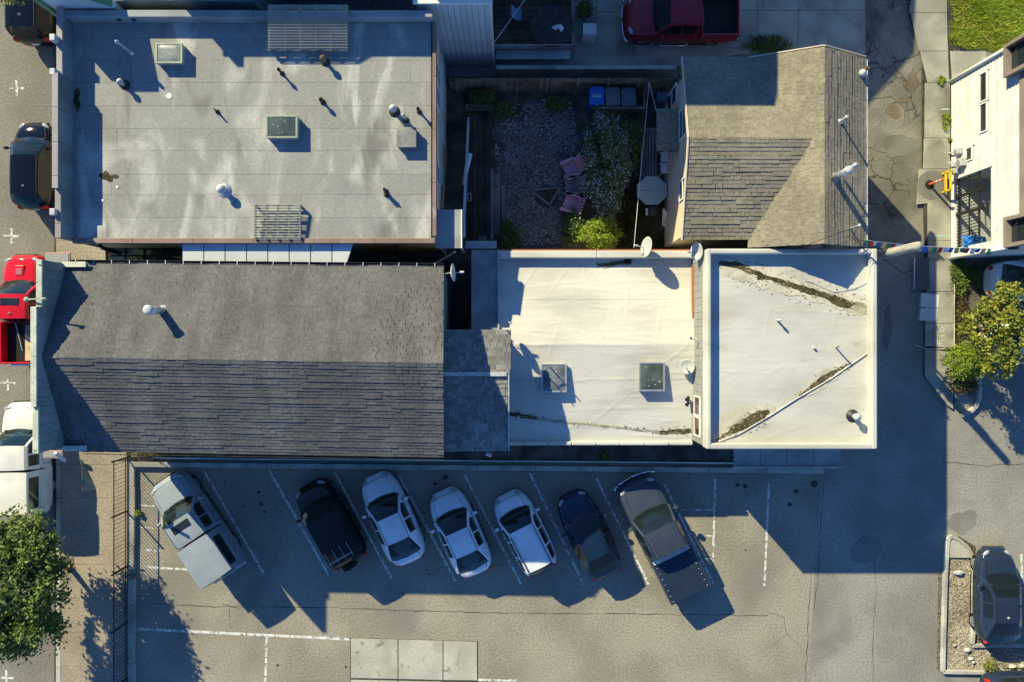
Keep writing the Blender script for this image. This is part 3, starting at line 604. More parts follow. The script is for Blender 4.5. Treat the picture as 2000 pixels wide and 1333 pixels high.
for x0_, y0_, x1_, y1_ in ((88,493,137,516),(84,880,122,896)):
    a, b = P(x0_,y1_,4.4), P(x1_,y0_,4.4); s = MB().box((a.x,a.y,4.34),(b.x,b.y,4.4)).build('cornice', M['pinkwood'], CB, bevel=.02)
    MB().box((a.x+.06,a.y+.06,4.41),(b.x-.06,b.y-.06,4.415)).build('cornice_top', M['roofgrey'], s)
ch = P(319,608,5.95); zc = lerp(ze, zr, (ne.y-P(0,608,5.95).y)/(ne.y-re_.y)); ch = P(319,608,zc)
t = thing('chimney_pipe', 'tall grey flue pipe with round white cap on the dark gable roof', 'chimney', ch)
MB().cyl(ch, ch+Vector((0,0,1.0)), .14, n=18).build('pipe', M['metal'], t, smooth=True); MB().lathe(ch, [(.26,-.08),(.22,.01),(.16,.04),(.15,.06)], 18).build('flashing', M['felt'], t, smooth=True)
MB().lathe(ch+Vector((0,0,1.0)), [(.16,-.04),(.18,0),(.17,.09),(.09,.12),(.01,.13)], 18).build('cap', M['white_metal'], t, smooth=True)
vb = P(366,484+150,6.1)
# small bracket lamp on the false front
p = P(84,585,6.9); t = thing('bracket_light', 'small green bracket light clamped to the false front coping beside red truck', 'light', p)
MB().beam(p+Vector((-.65,0,-.1)), p+Vector((.2,.03,.12)), .05, .05).build('arm', M['frame_green'], t); MB().ball(p+Vector((-.65,0,-.1)), .1, .1, .07).build('lamp_head', M['frame_green'], t); MB().ball(p+Vector((.1,0,.12)), .1, .06, .08).build('clamp', M['frame_green'], t)
M['fleck'] = pmat('fleck', (.26,.23,.155), .95, .3, 3, .3, 18, .5)
# ---------------------------------------------------------------- alley between A and C
aw = thing('white_awning', 'long white metal awning in the gap between the two left roofs', 'awning', P(525,495,4.9))
n = 8
for i in range(n):
    xa, xb = lerp(356,690,i/n), lerp(356,690,(i+1)/n)
    q = [P(xa+1,477,5.20), P(xb-1,477,5.20), P(xb-1-(12 if i==n-1 else 0),514,5.14), P(xa+1,514,5.14)]
    MB().slab(q, .03).build('awning_panel', M['white_siding'], aw)
for x in (358, 470, 580, 676): MB().beam(P(x,478,5.10), P(x,513,4.96), .05, .06).build('bracket', M['metal'], aw)
gc = thing('glazed_canopy', 'dark framed glass entry canopy at the street end of the narrow gap', 'canopy', P(285,497,2.8))
for i in range(5):
    x = lerp(208,356,i/4); MB().beam(P(x,482,3.0), P(x,520,2.8), .06, .07).build('frame_bar', M['iron'], gc)
for y in (483, 500, 519): MB().beam(P(208,y,2.99-(y-482)*.005), P(356,y,2.99-(y-482)*.005), .06, .05).build('frame_bar', M['iron'], gc)
for i in range(4):
    for a, b in ((485,499),(501,518)):
        xa, xb = lerp(208,356,i/4)+2, lerp(208,356,(i+1)/4)-2
        MB().slab([P(xa,a,2.97-(a-482)*.005), P(xb,a,2.97-(a-482)*.005), P(xb,b,2.97-(b-482)*.005), P(xa,b,2.97-(b-482)*.005)], .012).build('pane', M['car_glass'], gc)
bn = thing('slatted_bench', 'blue slatted bench seen beneath the glass entry canopy', 'bench', P(236,500,.1))
for i in range(6): MB().box(tuple(P(218,486+i*5,.5)-Vector((0,0,0))), tuple(P(252,488.5+i*5,.53))).build('slat', M['cloth_blue'], bn)
for x in (220,249):
    for y in (487,510): MB().beam(P(x,y,.1), P(x,y,.5), .05, .05).build('leg', M['cloth_blue'], bn)
lr = thing('wooden_balustrade', 'weathered white wooden balustrade jutting from the dark gap between roofs', 'railing', P(870,510,1.2))
for f in (0, 1):
    MB().beam(P(842,520,2.2+f*.9), P(888,493,2.2+f*.9), .08, .06).build('rail', M['pinkwood'], lr)
for i in range(11):
    x, y = lerp(844,885,i/10), lerp(519,495,i/10); MB().beam(P(x,y,2.2), P(x,y,3.1), .035, .035).build('baluster', M['plastic_white'], lr)
MB().beam(P(888,493,.1), P(888,493,3.3), .09, .09).build('post', M['plastic_white'], lr)
# dark court
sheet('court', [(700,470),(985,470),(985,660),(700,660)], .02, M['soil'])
# ---------------------------------------------------------------- D: shingled link roofs
D = thing('link_roof_building', 'small shingled link building joining dark gable roof to the cream flat roof', 'building', P(930,765,0))
dN0, dN1, dR0, dR1 = P(864,645,4.5), P(998,645,4.5), P(864,731,4.72), P(997,731,4.72)
dS0, dS1, dT0, dT1 = P(864,882,4.1), P(993,880,4.1), P(864,733,4.70), P(993,733,4.70)
dT0.z = dT1.z = 4.68; dS1.x = dT1.x = dR1.x - .1
MB().box((dN0.x,dS0.y+.2,0),(dS1.x-.15,dN0.y-.2,3.95)).build('wall', M['teal_board'], D)
rd = MB().slab([dN0,dN1,dR1,dR0], .12).slab([dT0,dT1,dS1,dS0], .12).build('roof', M['underlay'], D)
shingles(rd, [(dN0,dN1,dR1,dR0),(dS0,dS1,dT1,dT0)], M['shingle_d'], .16, .26, 300, focus=(-1,-2))
MB().beam(dR0+Vector((0,0,.04)), dR1+Vector((-.15,0,.04)), .16, .05).build('ridge_flashing', M['white_metal'], D)
MB().beam(dT1+Vector((.03,0,.03)), dS1+Vector((.03,0,.03)), .05, .14).build('edge_flashing', M['white_metal'], D)
for x, y in ((952,884),(957,886)): MB().cyl(P(x,y-2,3.9), P(x,y+6,4.0), .06, n=12).build('flue', M['metal'], D, smooth=True)
# ---------------------------------------------------------------- E: felt lean-to strip
E = thing('felt_lean_to', 'narrow grey felt roofed lean-to in shade beside the cream flat roof', 'building', P(950,560,0))
a, b = P(923,645,3.1), P(975,488,3.1)
MB().box((a.x,a.y,0),(b.x-.02,b.y,2.9)).build('wall', M['cream'], E)
for i in range(5):
    ya, yb = lerp(b.y,a.y,i/5), lerp(b.y,a.y,(i+1)/5); MB().box((a.x-.05,yb+.004,2.9),(b.x-.06,ya-.004,3.05+rnd.uniform(0,.006))).build('roofing_sheet', M['felt'], E)
MB().box((b.x-.06,a.y,2.9),(b.x+.0,b.y,3.16)).build('edge_flashing', M['white_metal'], E)
# ---------------------------------------------------------------- Fb: cream membrane roof
fx0, fx1 = -.53, 7.50; fyN, fyR, fyS = 3.70, P(0,673,3.12).y, -4.26
FB = thing('cream_roof_building', 'low building with wrinkled cream membrane roof and two skylights', 'building', (3.5,-.3,0))
MB().box((fx0+.02,fyS+.06,0),(fx1-.02,fyN-.05,2.55)).build('wall', M['cream'], FB)
rng = np.random.default_rng(3)
def membrane(name, x0, x1, y0, y1, zf, mat, parent, nx=90, ny=90, amp=.012, wr=None):
    xs = np.linspace(x0,x1,nx); ys = np.linspace(y0,y1,ny); X, Y = np.meshgrid(xs, ys); Z = np.vectorize(zf)(X, Y)
    for _ in range(190):                                   # ripples and ridges in the sheet
        th = rng.uniform(-.12,.12) if rng.random() < .8 else rng.uniform(0,3.14); cx, cy = rng.uniform(x0,x1), rng.uniform(y0,y1); u = (X-cx)*math.cos(th)+(Y-cy)*math.sin(th); v = -(X-cx)*math.sin(th)+(Y-cy)*math.cos(th)
        Z += amp*rng.uniform(.2,1.0)*np.exp(-(v/rng.uniform(.02,.06))**2-(u/rng.uniform(.2,1.3))**2)
    V = np.stack([X,Y,Z], -1).reshape(-1,3); i = np.arange((nx)*(ny)).reshape(ny,nx)
    Q = np.stack([i[:-1,:-1],i[:-1,1:],i[1:,1:],i[1:,:-1]], -1).reshape(-1,4)
    return np_mesh(name, V, Q, mat, parent, smooth=True)
def zF(x, y): return 2.72+.42*(1-(y-fyR)/(fyN-.3-fyR)) if y > fyR else 2.62+.52*(1-(fyR-y)/(fyR-fyS))
roofF = membrane('roof', fx0, fx1-.02, fyS, fyN-.28, zF, M['membrane'], FB, 150, 150)
for i in range(2): MB().box((lerp(fx0,fx1,i/2)+.001,fyN-.3,2.4),(lerp(fx0,fx1,(i+1)/2)-.001,fyN,3.06)).build('parapet', M['membrane'], FB, bevel=.04)
MB().box((fx0,fyN,2.3),(fx1-.1,fyN+.06,3.02)).build('parapet_face', M['terracotta'], FB)
for i in range(8): MB().box((lerp(fx0,fx1,i/8)+.003,fyS-.06,2.5),(lerp(fx0,fx1,(i+1)/8)-.003,fyS+.1,2.74+rnd.uniform(-.02,.02))).build('edge_roll', M['membrane_w'], FB, bevel=.04)
for y0_, y1_ in ((520,560),(560,620)): MB().box((fx1-.12,P(0,y1_,3).y,2.9),(fx1-.04,P(0,y0_,3).y,3.08)).build('brick_edge', M['terracotta'], FB)
def film(name, pts, z, mat, par, jit=2.5, zf=None, fringe=0, fs_=4):
    out = []
    for (x0_,y0_), (x1_,y1_) in zip(pts, pts[1:]+pts[:1]):
        n = max(1, int(math.hypot(x1_-x0_, y1_-y0_)/7))
        for i in range(n): out.append((lerp(x0_,x1_,i/n)+rnd.uniform(-jit,jit), lerp(y0_,y1_,i/n)+rnd.uniform(-jit,jit)))
    vs = []
    for x, y in out:
        p = P(x,y,z)
        if zf: p = P(x,y,zf(p.x,p.y)); p = P(x,y,zf(p.x,p.y)+.012)
        vs.append(p)
    o = MB().poly(vs).build(name, mat, par)
    if fringe:
        m = MB()
        for _ in range(fringe):
            x, y = rnd.choice(out); x += rnd.gauss(0, fs_); y += rnd.gauss(0, fs_*.8); r = rnd.uniform(.4, 1.7); p0 = P(x,y,z); zz_ = (zf(p0.x,p0.y)+.012 if zf else z)+rnd.uniform(0,.003)
            m.poly([P(x+r*1.6*math.cos(a)*rnd.uniform(.6,1.2), y+r*math.sin(a)*rnd.uniform(.6,1.2), zz_) for a in (0,1,2.1,3.1,4.2,5.2)])
        m.build('stain_fleck', M['fleck'], par, kind='stuff')
    return o
film('standing_dirt', [(995,806),(1015,808),(1050,816),(1048,821),(1010,815),(995,812)], 2.7, M['moss'], FB, 1.2, zF, 50, 3)
film('standing_dirt', [(1050,817),(1120,825),(1200,833),(1290,842),(1330,842),(1330,846),(1290,846),(1190,836),(1110,828),(1050,820)], 2.7, M['dirt_film'], FB, 1.2, zF, 90, 4)
film('standing_dirt', [(1285,843),(1310,839),(1350,838),(1350,846),(1315,848),(1290,848)], 2.7, M['moss'], FB, 2, zF, 40, 3)
film('standing_dirt', [(1165,515),(1225,508),(1226,514),(1190,521),(1168,520)], 2.75, M['moss'], FB, 1.2, zF, 50, 3)
# seams on the south half
for y in (742,): MB().beam(P(995,y,zF(0,P(0,y,2.9).y)+.004), P(1352,y,zF(0,P(0,y,2.9).y)+.008), .010, .003).build('seam', M['dirt_film'], FB)
for y in (585,): MB().beam(P(1020,y,zF(0,P(0,y,2.9).y)+.004), P(1352,y,zF(0,P(0,y,2.9).y)+.008), .02, .004).build('seam', M['membrane'], FB)
skylight('left skylight with scratched grey pane on the cream roof', 1057, 711, 1107, 767, 2.95, .24, 'skylight_s', 'metal', .05)
skylight('right skylight with clear bluish pane on the cream roof', 1248, 708, 1299, 765, 2.95, .24, 'skylight_d', 'metal', .05)
MB().box(tuple(P(1221,516,2.74)), tuple(P(1233,504,2.80))).build('scupper', M['black'], FB)
# ---------------------------------------------------------------- Gb: taller white flat roof
zG = 4.80; gx0, gx1, gyN, gyS = 7.50, 14.03, 3.55, -4.14
GB = thing('white_roof_building', 'taller building with white parapet roof crossed by dark mossy drainage stains', 'building', ((gx0+gx1)/2,-.3,0))
MB().box((gx0,gyS+.04,0),(gx1-.04,gyN-.04,4.35)).build('wall', M['grey_wall'], GB)
zRG = 4.42
def zGf(x, y):
    return zRG
roofG = membrane('roof', gx0+.10, gx1-.18, gyS+.16, gyN-.18, zGf, M['membrane_w'], GB, 120, 130, .008)
for nm, a, b, k in (('parapet',(gx0-.03,gyS-.02),(gx0+.15,gyN),1),('parapet',(gx1-.22,gyS-.02),(gx1,gyN),1)):
    for i in range(k): MB().box((a[0],lerp(a[1],b[1],i/k)+.003,4.2),(b[0],lerp(a[1],b[1],(i+1)/k)-.003,zG)).build(nm, M['membrane_w'], GB, bevel=.05)
for ya, yb in ((gyN-.2,gyN),(gyS-.02,gyS+.2)):
    for i in range(1): MB().box((gx0+.10,ya,4.2),(gx1-.18,yb,zG-.012)).build('parapet', M['membrane_w'], GB, bevel=.05)
MB().box((gx0-.035,gyS+.05,2.6),(gx0,gyN-.05,4.2)).build('west_cladding', M['grey_wall'], GB)
for i in range(26):
    y0_ = lerp(gyS+.1, gyN-.1, i/26); MB().box((gx0-.05,y0_+.006,2.7),(gx0-.035,lerp(gyS+.1,gyN-.1,(i+1)/26)-.006,4.2)).build('board', M['grey_wall'], GB)
def wpt(px, py, X):
    z = H-X*F/(px-CX); return Vector((X, (CY-py)*(H-z)/F, z))
for yy in (793, 833):
    c = P(1362,yy,3.55); c.x = gx0-.052
    window(GB, (gx0-.052, c.y, 3.6), (0,1,0), (0,0,1), (-1,0,0), .40, .42, 'white_paint', False)
    MB().box((gx0-.075,c.y-.33,3.24),(gx0-.06,c.y+.33,3.38)).build('window_sash', M['red_trim'], GB)
film('moss_stain', [(1405,510),(1440,512),(1500,538),(1560,556),(1615,572),(1650,585),(1672,592),(1662,603),(1640,601),(1612,583),(1570,572),(1530,558),(1505,547),(1480,547),(1478,540),(1440,525),(1405,517)], zRG+.018, M['moss'], GB, 1.6, None, 160, 4.5)
film('moss_stain', [(1396,862),(1420,843),(1440,826),(1480,803),(1500,800),(1503,806),(1490,820),(1460,838),(1420,852)], zRG+.018, M['moss'], GB, 1.6, None, 160, 4.5)
film('moss_stain', [(1558,775),(1580,757),(1600,738),(1625,724),(1650,714),(1652,718),(1620,738),(1590,760)], zRG+.018, M['moss'], GB, 1.4, None, 90, 3.5)
film('damp_stain', [(1670,590),(1688,593),(1697,602),(1696,612),(1678,611),(1664,604)], zRG+.016, M['dirt_film'], GB, 1)
film('damp_stain', [(1405,505),(1450,508),(1560,548),(1660,575),(1690,588),(1690,615),(1655,612),(1600,592),(1500,565),(1405,535)], zRG+.012, pmat('film_a', (.55,.505,.40), .9, .1, 1.5, .15, 14, .2, stain=((.40,.36,.27), 1.2, .5, .70)), GB, 4, None, 120, 7)
film('damp_stain', [(1392,866),(1400,825),(1430,800),(1500,785),(1515,800),(1500,820),(1440,850)], zRG+.012, M['film_a'] if 'film_a' in M else bpy.data.materials['film_a'], GB, 4)
film('damp_stain', [(1550,780),(1590,735),(1650,705),(1664,708),(1640,735),(1590,768)], zRG+.012, bpy.data.materials['film_a'], GB, 4)
# raised weld along the drainage fall, south-east corner
MB().tube([P(1394,866,zRG+.02), P(1440,850,zRG+.03), P(1500,815,zRG+.03), P(1558,778,zRG+.03), P(1620,742,zRG+.03), P(1700,686,zRG+.03)], .024, 8).build('welded_ridge', M['membrane'], GB, smooth=True)
vent('short white pipe in the upper middle of the white roof', 1518, 626, zRG, .26, .04, 'white_metal', .055, boot=False)
vent('tiny white stub pipe in the centre of the white roof', 1589, 680, zRG, .10, .045, 'white_metal', boot=False)
t = vent('thin white pipe with side arm right of centre on the white roof', 1632, 679, zRG, .55, .03, 'white_metal', boot=False)
MB().beam(P(1632,679,zRG+.53), P(1641,677,zRG+.55), .03, .03).build('arm', M['dark_metal'], t)
vent('fat white mushroom vent near the lower right corner of the white roof', 1665, 813, zRG, .36, .10, 'metal', .15, 'white_metal')
# awning slab along G's south side, and fence
ga = thing('flat_awning', 'dark flat awning along the lower wall of the white roofed building', 'awning', P(1536,895,2.6))
for i in range(4): MB().slab([P(lerp(1433,1642,i/4)+.5,874,2.75), P(lerp(1433,1642,(i+1)/4)-.5,874,2.75), P(lerp(1433,1642,(i+1)/4)-.5,912,2.65), P(lerp(1433,1642,i/4)+.5,912,2.65)], .05).build('awning_sheet', M['felt'], ga)
MB().beam(P(1432,913,2.68), P(1643,913,2.68), .05, .09).build('edge_trim', M['white_metal'], ga)
# ---------------------------------------------------------------- dishes and cameras on the roofs
def dish(label, base, top, facing, r=.33, mat='dish', group='satellite dishes'):
    base, top, fdir = Vector(base), Vector(top), Vector(facing).normalized(); t = thing('satellite_dish', label, 'satellite dish', base, group=group)
    MB().tube([base, top], .025, 8).build('mast', M['metal'], t)
    MB().lathe(top+fdir*.05, [(.02,-.0),(r*.5,.02),(r*.85,.06),(r,.09),(r*.98,.10),(r*.83,.075),(r*.48,.035),(.02,.015)], 22, fdir).build('reflector', M[mat], t, smooth=True)
    e_ = top+fdir*(r*1.45)+Vector((0,0,-.10)); MB().tube([top+Vector((0,0,-r*.8)), e_], .018, 6).build('arm', M['metal'], t); MB().cyl(e_-fdir*.1, e_+fdir*.05, .05, .04, 10).build('receiver', M['white_metal'], t)
    return t
dish('large white satellite dish on the top edge of the cream roof', P(1262,492,3.06), P(1268,484,3.55), (-.80,.1,.30), .42)
dish('white satellite dish at the corner where cream and white roofs meet', P(1364,495,3.1), P(1366,491,4.2), (-.85,-.1,.4), .36)
dish('grey satellite dish lying on the cream roof beside the white parapet', P(1347,722,2.95), P(1343,716,3.2), (-.35,-.1,.9), .31)
dish('thin edge-on satellite dish on the end of the dark gable roof', P(866,537,5.2), P(878,533,5.5), (.98,.05,.12), .34)
t = thing('security_camera', 'small white security camera on the wall of the white roofed building', 'camera', P(1358,661,4.0))
MB().cyl(P(1357,661,3.9), P(1352,661,3.85), .06, n=10).build('body', M['white_metal'], t); MB().cyl(P(1351.8,661,3.85), P(1348,661,3.83), .055, n=10).build('hood', M['black'], t); MB().beam(P(1357,661,3.9), P(1361,663,3.95), .03, .03).build('bracket', M['white_metal'], t)
t = thing('wall_light', 'dark twin floodlight at the edge of the cream roof beside red trimmed windows', 'light', P(1346,780,2.9))
for yy in (776, 786): MB().cyl(P(1345,yy,3.0), P(1341,yy+6,3.1), .06, .08, 10).build('lamp_head', M['black'], t)
MB().beam(P(1347,780,2.75), P(1346,783,3.05), .04, .04).build('stem', M['black'], t)
t = thing('roof_frame', 'small dark metal antenna frame standing on the link roof edge', 'antenna', P(985,640,4.5))
for d in (0, .28): MB().beam(P(985,640,4.5)+Vector((d,d*.6,0)), P(985,640,5.2)+Vector((d,d*.6,0)), .035, .035).build('upright', M['dark_metal'], t)
MB().beam(P(985,640,5.0), P(985,640,5.0)+Vector((.28,.17,0)), .03, .03).build('crossbar', M['dark_metal'], t)
# ---------------------------------------------------------------- Hb: brown shingled cross-gable house
HB = thing('brown_shingle_house', 'house with brown shingled cross-gable roof and cream walls beside the yard', 'building', (10,7.3,0))
rx, mz = 11.62, 5.6; ex, ez = 13.61, 4.7; wx, wz = 9.18, 4.5; hyN, hyS = 10.95, 3.62
mE = [(ex,hyN-.08,ez),(ex,hyS,ez),(rx,hyS,mz),(rx,hyN,mz)]; mW = [(wx,hyN+.02,wz),(wx,hyS,wz),(rx,hyS,mz),(rx,hyN,mz)]
wy, wzr, we = 7.6, 5.45, 6.62; wyN, wyS = 11.0, 3.95
wN = [(we,wyN,4.5),(wx+.2,wyN-.0,4.5),(11.28,wy,wzr),(we,wy,wzr)]; wS = [(we,wyS,4.5),(wx+.5,wyS,4.5),(11.28,wy,wzr),(we,wy,wzr)]
MB().box((we+.3,wyS+.3,0),(ex-.3,wyN-.3,4.4)).build('wall', M['cream_house'], HB)
MB().add([(we+.3,wyN-.3,4.35),(we+.3,wyS+.3,4.35),(we+.3,wy,wzr-.12),(we+.5,wyN-.3,4.35),(we+.5,wyS+.3,4.35),(we+.5,wy,wzr-.12)], [(0,1,2),(5,4,3),(0,2,5,3),(1,4,5,2),(0,3,4,1)]).build('gable_wall', M['cream_house'], HB)
rh = MB().slab(mE, .1).slab(mW, .1).slab(wN, .1).slab(wS, .1).build('roof', M['shingle_h'], HB)
shingles(rh, [mE, mW, wN, wS], M['shingle_h'], .15, .24, 300, focus=(6.6,3.9))
ridge_caps(rh, (rx,hyN,mz), (rx,hyS,mz), M['shingle_h'], .28, .2, .09); ridge_caps(rh, (we,wy,wzr), (11.25,wy,wzr), M['shingle_h'], .28, .2, .07)
for a, b in (((we-.02,wyN+.03,4.46),(we-.02,wy,5.42)),((we-.02,wyS-.03,4.46),(we-.02,wy,5.42)),((ex,hyN+.02,4.64),(rx,hyN+.05,5.56)),((wx,hyN+.06,4.44),(rx,hyN+.05,5.56))): MB().beam(a, b, .04, .16).build('rake_board', M['cream_house'], HB)
MB().beam((ex+.05,hyN-.1,4.66), (ex+.05,hyS,4.66), .09, .09).build('gutter', M['white_metal'], HB)
for py, hw in ((240,.62),(370,.42)):
    yy = P(0,py,3.4).y; window(HB, (we+.295,yy,3.4), (0,1,0), (0,0,1), (-1,0,0), hw, .55)
window(HB, (we+.295,P(0,195,1.5).y,1.5), (0,1,0), (0,0,1), (-1,0,0), .4, .9)
def onE(py, px):            # point on the east slope under a photo pixel
    z = 5.2
    for _ in range(8): p = P(px,py,z); z = mz-(mz-ez)*(p.x-rx)/(ex-rx)
    return P(px,py,z)
b = onE(238,1640); t = thing('roof_vent', 'short white plumbing pipe high on the brown shingled right slope', 'vent', b, group='roof vents')
MB().cyl(b, b+Vector((0,0,.55)), .04, n=10).build('pipe', M['white_metal'], t); MB().lathe(b, [(.13,-.06),(.11,.03),(.05,.1)], 12).build('flashing', M['metal'], t, smooth=True); MB().lathe(b+Vector((0,0,.55)), [(.06,-.03),(.07,0),(.05,.05),(.01,.06)], 12).build('cap', M['white_metal'], t)
b = onE(348,1627); t = thing('chimney_pipe', 'large galvanised flue with elbow and round cap on the brown roof', 'chimney', b)
MB().cyl(b, b+Vector((0,0,1.15)), .12, n=16).build('pipe', M['metal'], t, smooth=True); MB().lathe(b+Vector((0,0,1.15)), [(.13,-.05),(.15,0),(.14,.10),(.07,.14),(.01,.15)], 16).build('cap', M['white_metal'], t, smooth=True)
c2 = b+Vector((.32,.22,.0)); MB().cyl(c2, c2+Vector((0,0,1.0)), .06, n=12).build('pipe', M['metal'], t, smooth=True); MB().ball(c2+Vector((0,0,1.05)), .085, .085, .07, 12, 8).build('cowl', M['white_metal'], t, smooth=True)
MB().lathe(b, [(.28,-.14),(.22,.0),(.13,.05)], 16).build('flashing', M['felt'], t, smooth=True)
b = onE(447,1660); t = thing('service_mast', 'thin service mast with cables near lower end of the brown roof', 'mast', b)
MB().cyl(b, b+Vector((0,0,.7)), .03, n=8).build('pipe', M['white_metal'], t); MB().ball(b+Vector((0,0,.72)), .06).build('weather_head', M['white_metal'], t)
m = MB(); pts = [b+Vector((0,0,.7)), P(1665,462,5.2), P(1672,472,5.1), P(1690,470,5.0)]; m.tube(pts, .012, 5); pts = [b+Vector((0,0,.68)), P(1620,462,5.8), P(1580,478,5.7), P(1550,482,5.4), P(1535,478,5.4)]; m.tube(pts, .012, 5); m.build('cable', M['black'], t)
b = P(1688,140,4.9); t = thing('globe_lamp', 'round white lamp with brown neck at the brown roof eave', 'lamp', b)
MB().ball(b+Vector((-.06,-.06,0)), .15, .15, .13, 12, 8).build('globe', M['white_metal'], t, smooth=True); MB().cyl(b+Vector((.04,.06,.0)), b+Vector((.06,.08,.2)), .07, .06, 10).build('neck', M['rust'], t); MB().beam(b+Vector((.06,.08,-.15)), b+Vector((.06,.08,.15)), .05, .05).build('bracket', M['metal'], t)
# landing porch roof of the house
PR = thing('porch_roof', 'small brown shingled porch roof beside the deck in the shady yard', 'porch', P(1302,255,0))
q = [P(1283,296,2.5), P(1283,213,2.5), P(1322,213,2.75), P(1322,296,2.75)]; MB().slab(q, .1).build('roof', M['underlay'], PR); shingles(PR, [q], M['shingle_h'], .16, .26, 300)
for x, y in ((1286,217),(1286,292)): MB().beam(P(x,y,0)*1.0, Vector((P(x,y,2.4).x,P(x,y,2.4).y,2.4)), .09, .09).build('post', M['wood_grey'], PR)
# ---------------------------------------------------------------- Ib: white sided house on the right
ix = 19.88; iyN, iyS = P(0,163,0).y, P(0,505,0).y
IB = thing('white_sided_house', 'white clapboard house with brown framed windows at the right edge', 'building', (ix+4,(iyN+iyS)/2,0))
op = (wpt(1869,347,ix), wpt(1936,467,ix)); oz0, oz1, oyN, oyS = .35, 2.62, 7.25, 4.15
for a, b in (((ix+.03,iyS,0),(ix+8,oyS,7)),((ix+.03,oyN,0),(ix+8,iyN,7)),((ix+.03,oyS,oz1),(ix+8,oyN,7)),((ix+2.4,oyS,0),(ix+8,oyN,oz1)),((ix+.03,oyS,0),(ix+8,oyN,oz0))): MB().box(a, b).build('wall', M['white_siding'], IB)
zz = .15; j = 0
wins = [(wpt(1922,170,ix), .62, .24), (wpt(1922,230,ix), .62, .24), (wpt(1894,301,ix), .30, .22)]
while zz < 5.6:
    h_ = .17; spans = [(iyS, iyN)]
    if zz+h_ > oz0 and zz < oz1: spans = [(iyS,oyS),(oyN,iyN)]
    for wc, hw, hh in wins:
        if zz+h_ > wc.z-hh-.02 and zz < wc.z+hh+.02:
            ns = []
            for a, b in spans:
                if a < wc.y-hw and b > wc.y+hw: ns += [(a,wc.y-hw-.02),(wc.y+hw+.02,b)]
                else: ns.append((a,b))
            spans = ns
    for a, b in spans:
        MB().add([(ix-.03,a,zz),(ix-.03,b,zz),(ix+.005,b,zz+h_),(ix+.005,a,zz+h_),(ix+.03,a,zz),(ix+.03,b,zz),(ix+.03,b,zz+h_),(ix+.03,a,zz+h_)], [(0,1,2,3),(0,4,5,1),(3,2,6,7),(0,3,7,4),(1,5,6,2)]).build('siding_board', M['white_siding'], IB)
    zz += h_+.006
for wc, hw, hh in wins: window(IB, (ix-.01,wc.y,wc.z), (0,1,0), (0,0,1), (-1,0,0), hw, hh, 'white_paint', False)
for y, s in ((iyN,1),(iyS,-1)):
    MB().cyl((ix-.08,y+s*.02,.1),(ix-.08,y+s*.02,3.9), .075, n=10).build('downpipe', M['white_paint'], IB, smooth=True); MB().box((ix-.05,y-.06,0),(ix+.06,y+.06,3.9)).build('corner_board', M['white_paint'], IB)
    MB().box((ix-.16,y-.12,3.85),(ix+.1,y+.14,4.1)).build('rain_head', M['dark_metal'], IB)
for ya, yb in ((iyN-1.25,iyN+.05),(iyS-.05,iyS+1.15)):         # deep brown framed corner windows
    f = MB()
    for p, q in (((ix-.35,ya,3.85),(ix+.05,ya+.14,6.2)),((ix-.35,yb-.14,3.85),(ix+.05,yb,6.2)),((ix-.35,ya+.14,3.85),(ix+.05,yb-.14,4.0)),((ix-.35,ya+.14,6.05),(ix+.05,yb-.14,6.2))): f.box(p, q)
    fo = f.build('bay_window', M['brown_trim'], IB); MB().box((ix-.12,ya+.14,4.0),(ix-.1,yb-.14,6.05)).build('pane', M['glass'], fo)
MB().box((ix-.10,iyS+1.2,4.38),(ix-.02,iyN-1.3,4.6)).build('fascia', M['brown_trim'], IB); MB().box((ix-.5,iyS-.4,7),(ix+8.3,iyN+.4,7.15)).build('roof', M['felt'], IB)
# recess: bar gate, steps, ladder
gt = thing('bar_gate', 'black metal bar gate across the recess of the white house', 'gate', (ix+.1,(oyN+oyS)/2,oz0))
for i in range(22):
    y = lerp(oyS+.1,oyN-.1,i/21); MB().box((ix+.08,y-.014,oz0),(ix+.11,y+.014,oz0+1.5)).build('bar', M['iron'], gt)
for z in (.45, 1.15, 1.8): MB().box((ix+.075,oyS+.02,z),(ix+.115,oyN-.02,z+.06)).build('rail', M['iron'], gt)
MB().box((ix+.04,5.6,oz0),(ix+.14,5.72,2.1)).build('post', M['iron'], gt); MB().box((ix+.04,6.4,oz0),(ix+.14,6.52,2.1)).build('post', M['iron'], gt)
st = thing('grey_step_ladder', 'grey step ladder lying inside the recess of the white house', 'ladder', (ix+1.4,5.4,.4))
for y in (4.9,6.1): MB().beam((ix+.7,y,1.2),(ix+2.2,y,.9), .05, .07).build('side_rail', M['metal'], st)
for i in range(6): MB().beam((ix+.8+i*.26,4.9,1.18-i*.05),(ix+.8+i*.26,6.1,1.18-i*.05), .06, .03).build('rung', M['metal'], st)
tp = thing('blue_tarp', 'crumpled bright blue tarp heaped at the corner of the white house', 'tarp', (ix-.1,4.25,.5)); rg = np.random.default_rng(8)
n = 22; xs, ys = np.meshgrid(np.linspace(-.1,1.2,n), np.linspace(-.15,.55,n)); zs = .4+1.0*np.exp(-((xs-.3)**2+(ys-.2)**2)*1.4)+rg.normal(size=(n,n))*.06
i = np.arange(n*n).reshape(n,n); np_mesh('sheet', np.stack([xs+ix-.05,ys+4.05,zs], -1).reshape(-1,3), np.stack([i[:-1,:-1],i[:-1,1:],i[1:,1:],i[1:,:-1]], -1).reshape(-1,4), M['blue_tarp'], tp)
mt = thing('utility_meters', 'cluster of white gas and electric meters on the white house wall', 'meter', wpt(1862,312,ix))
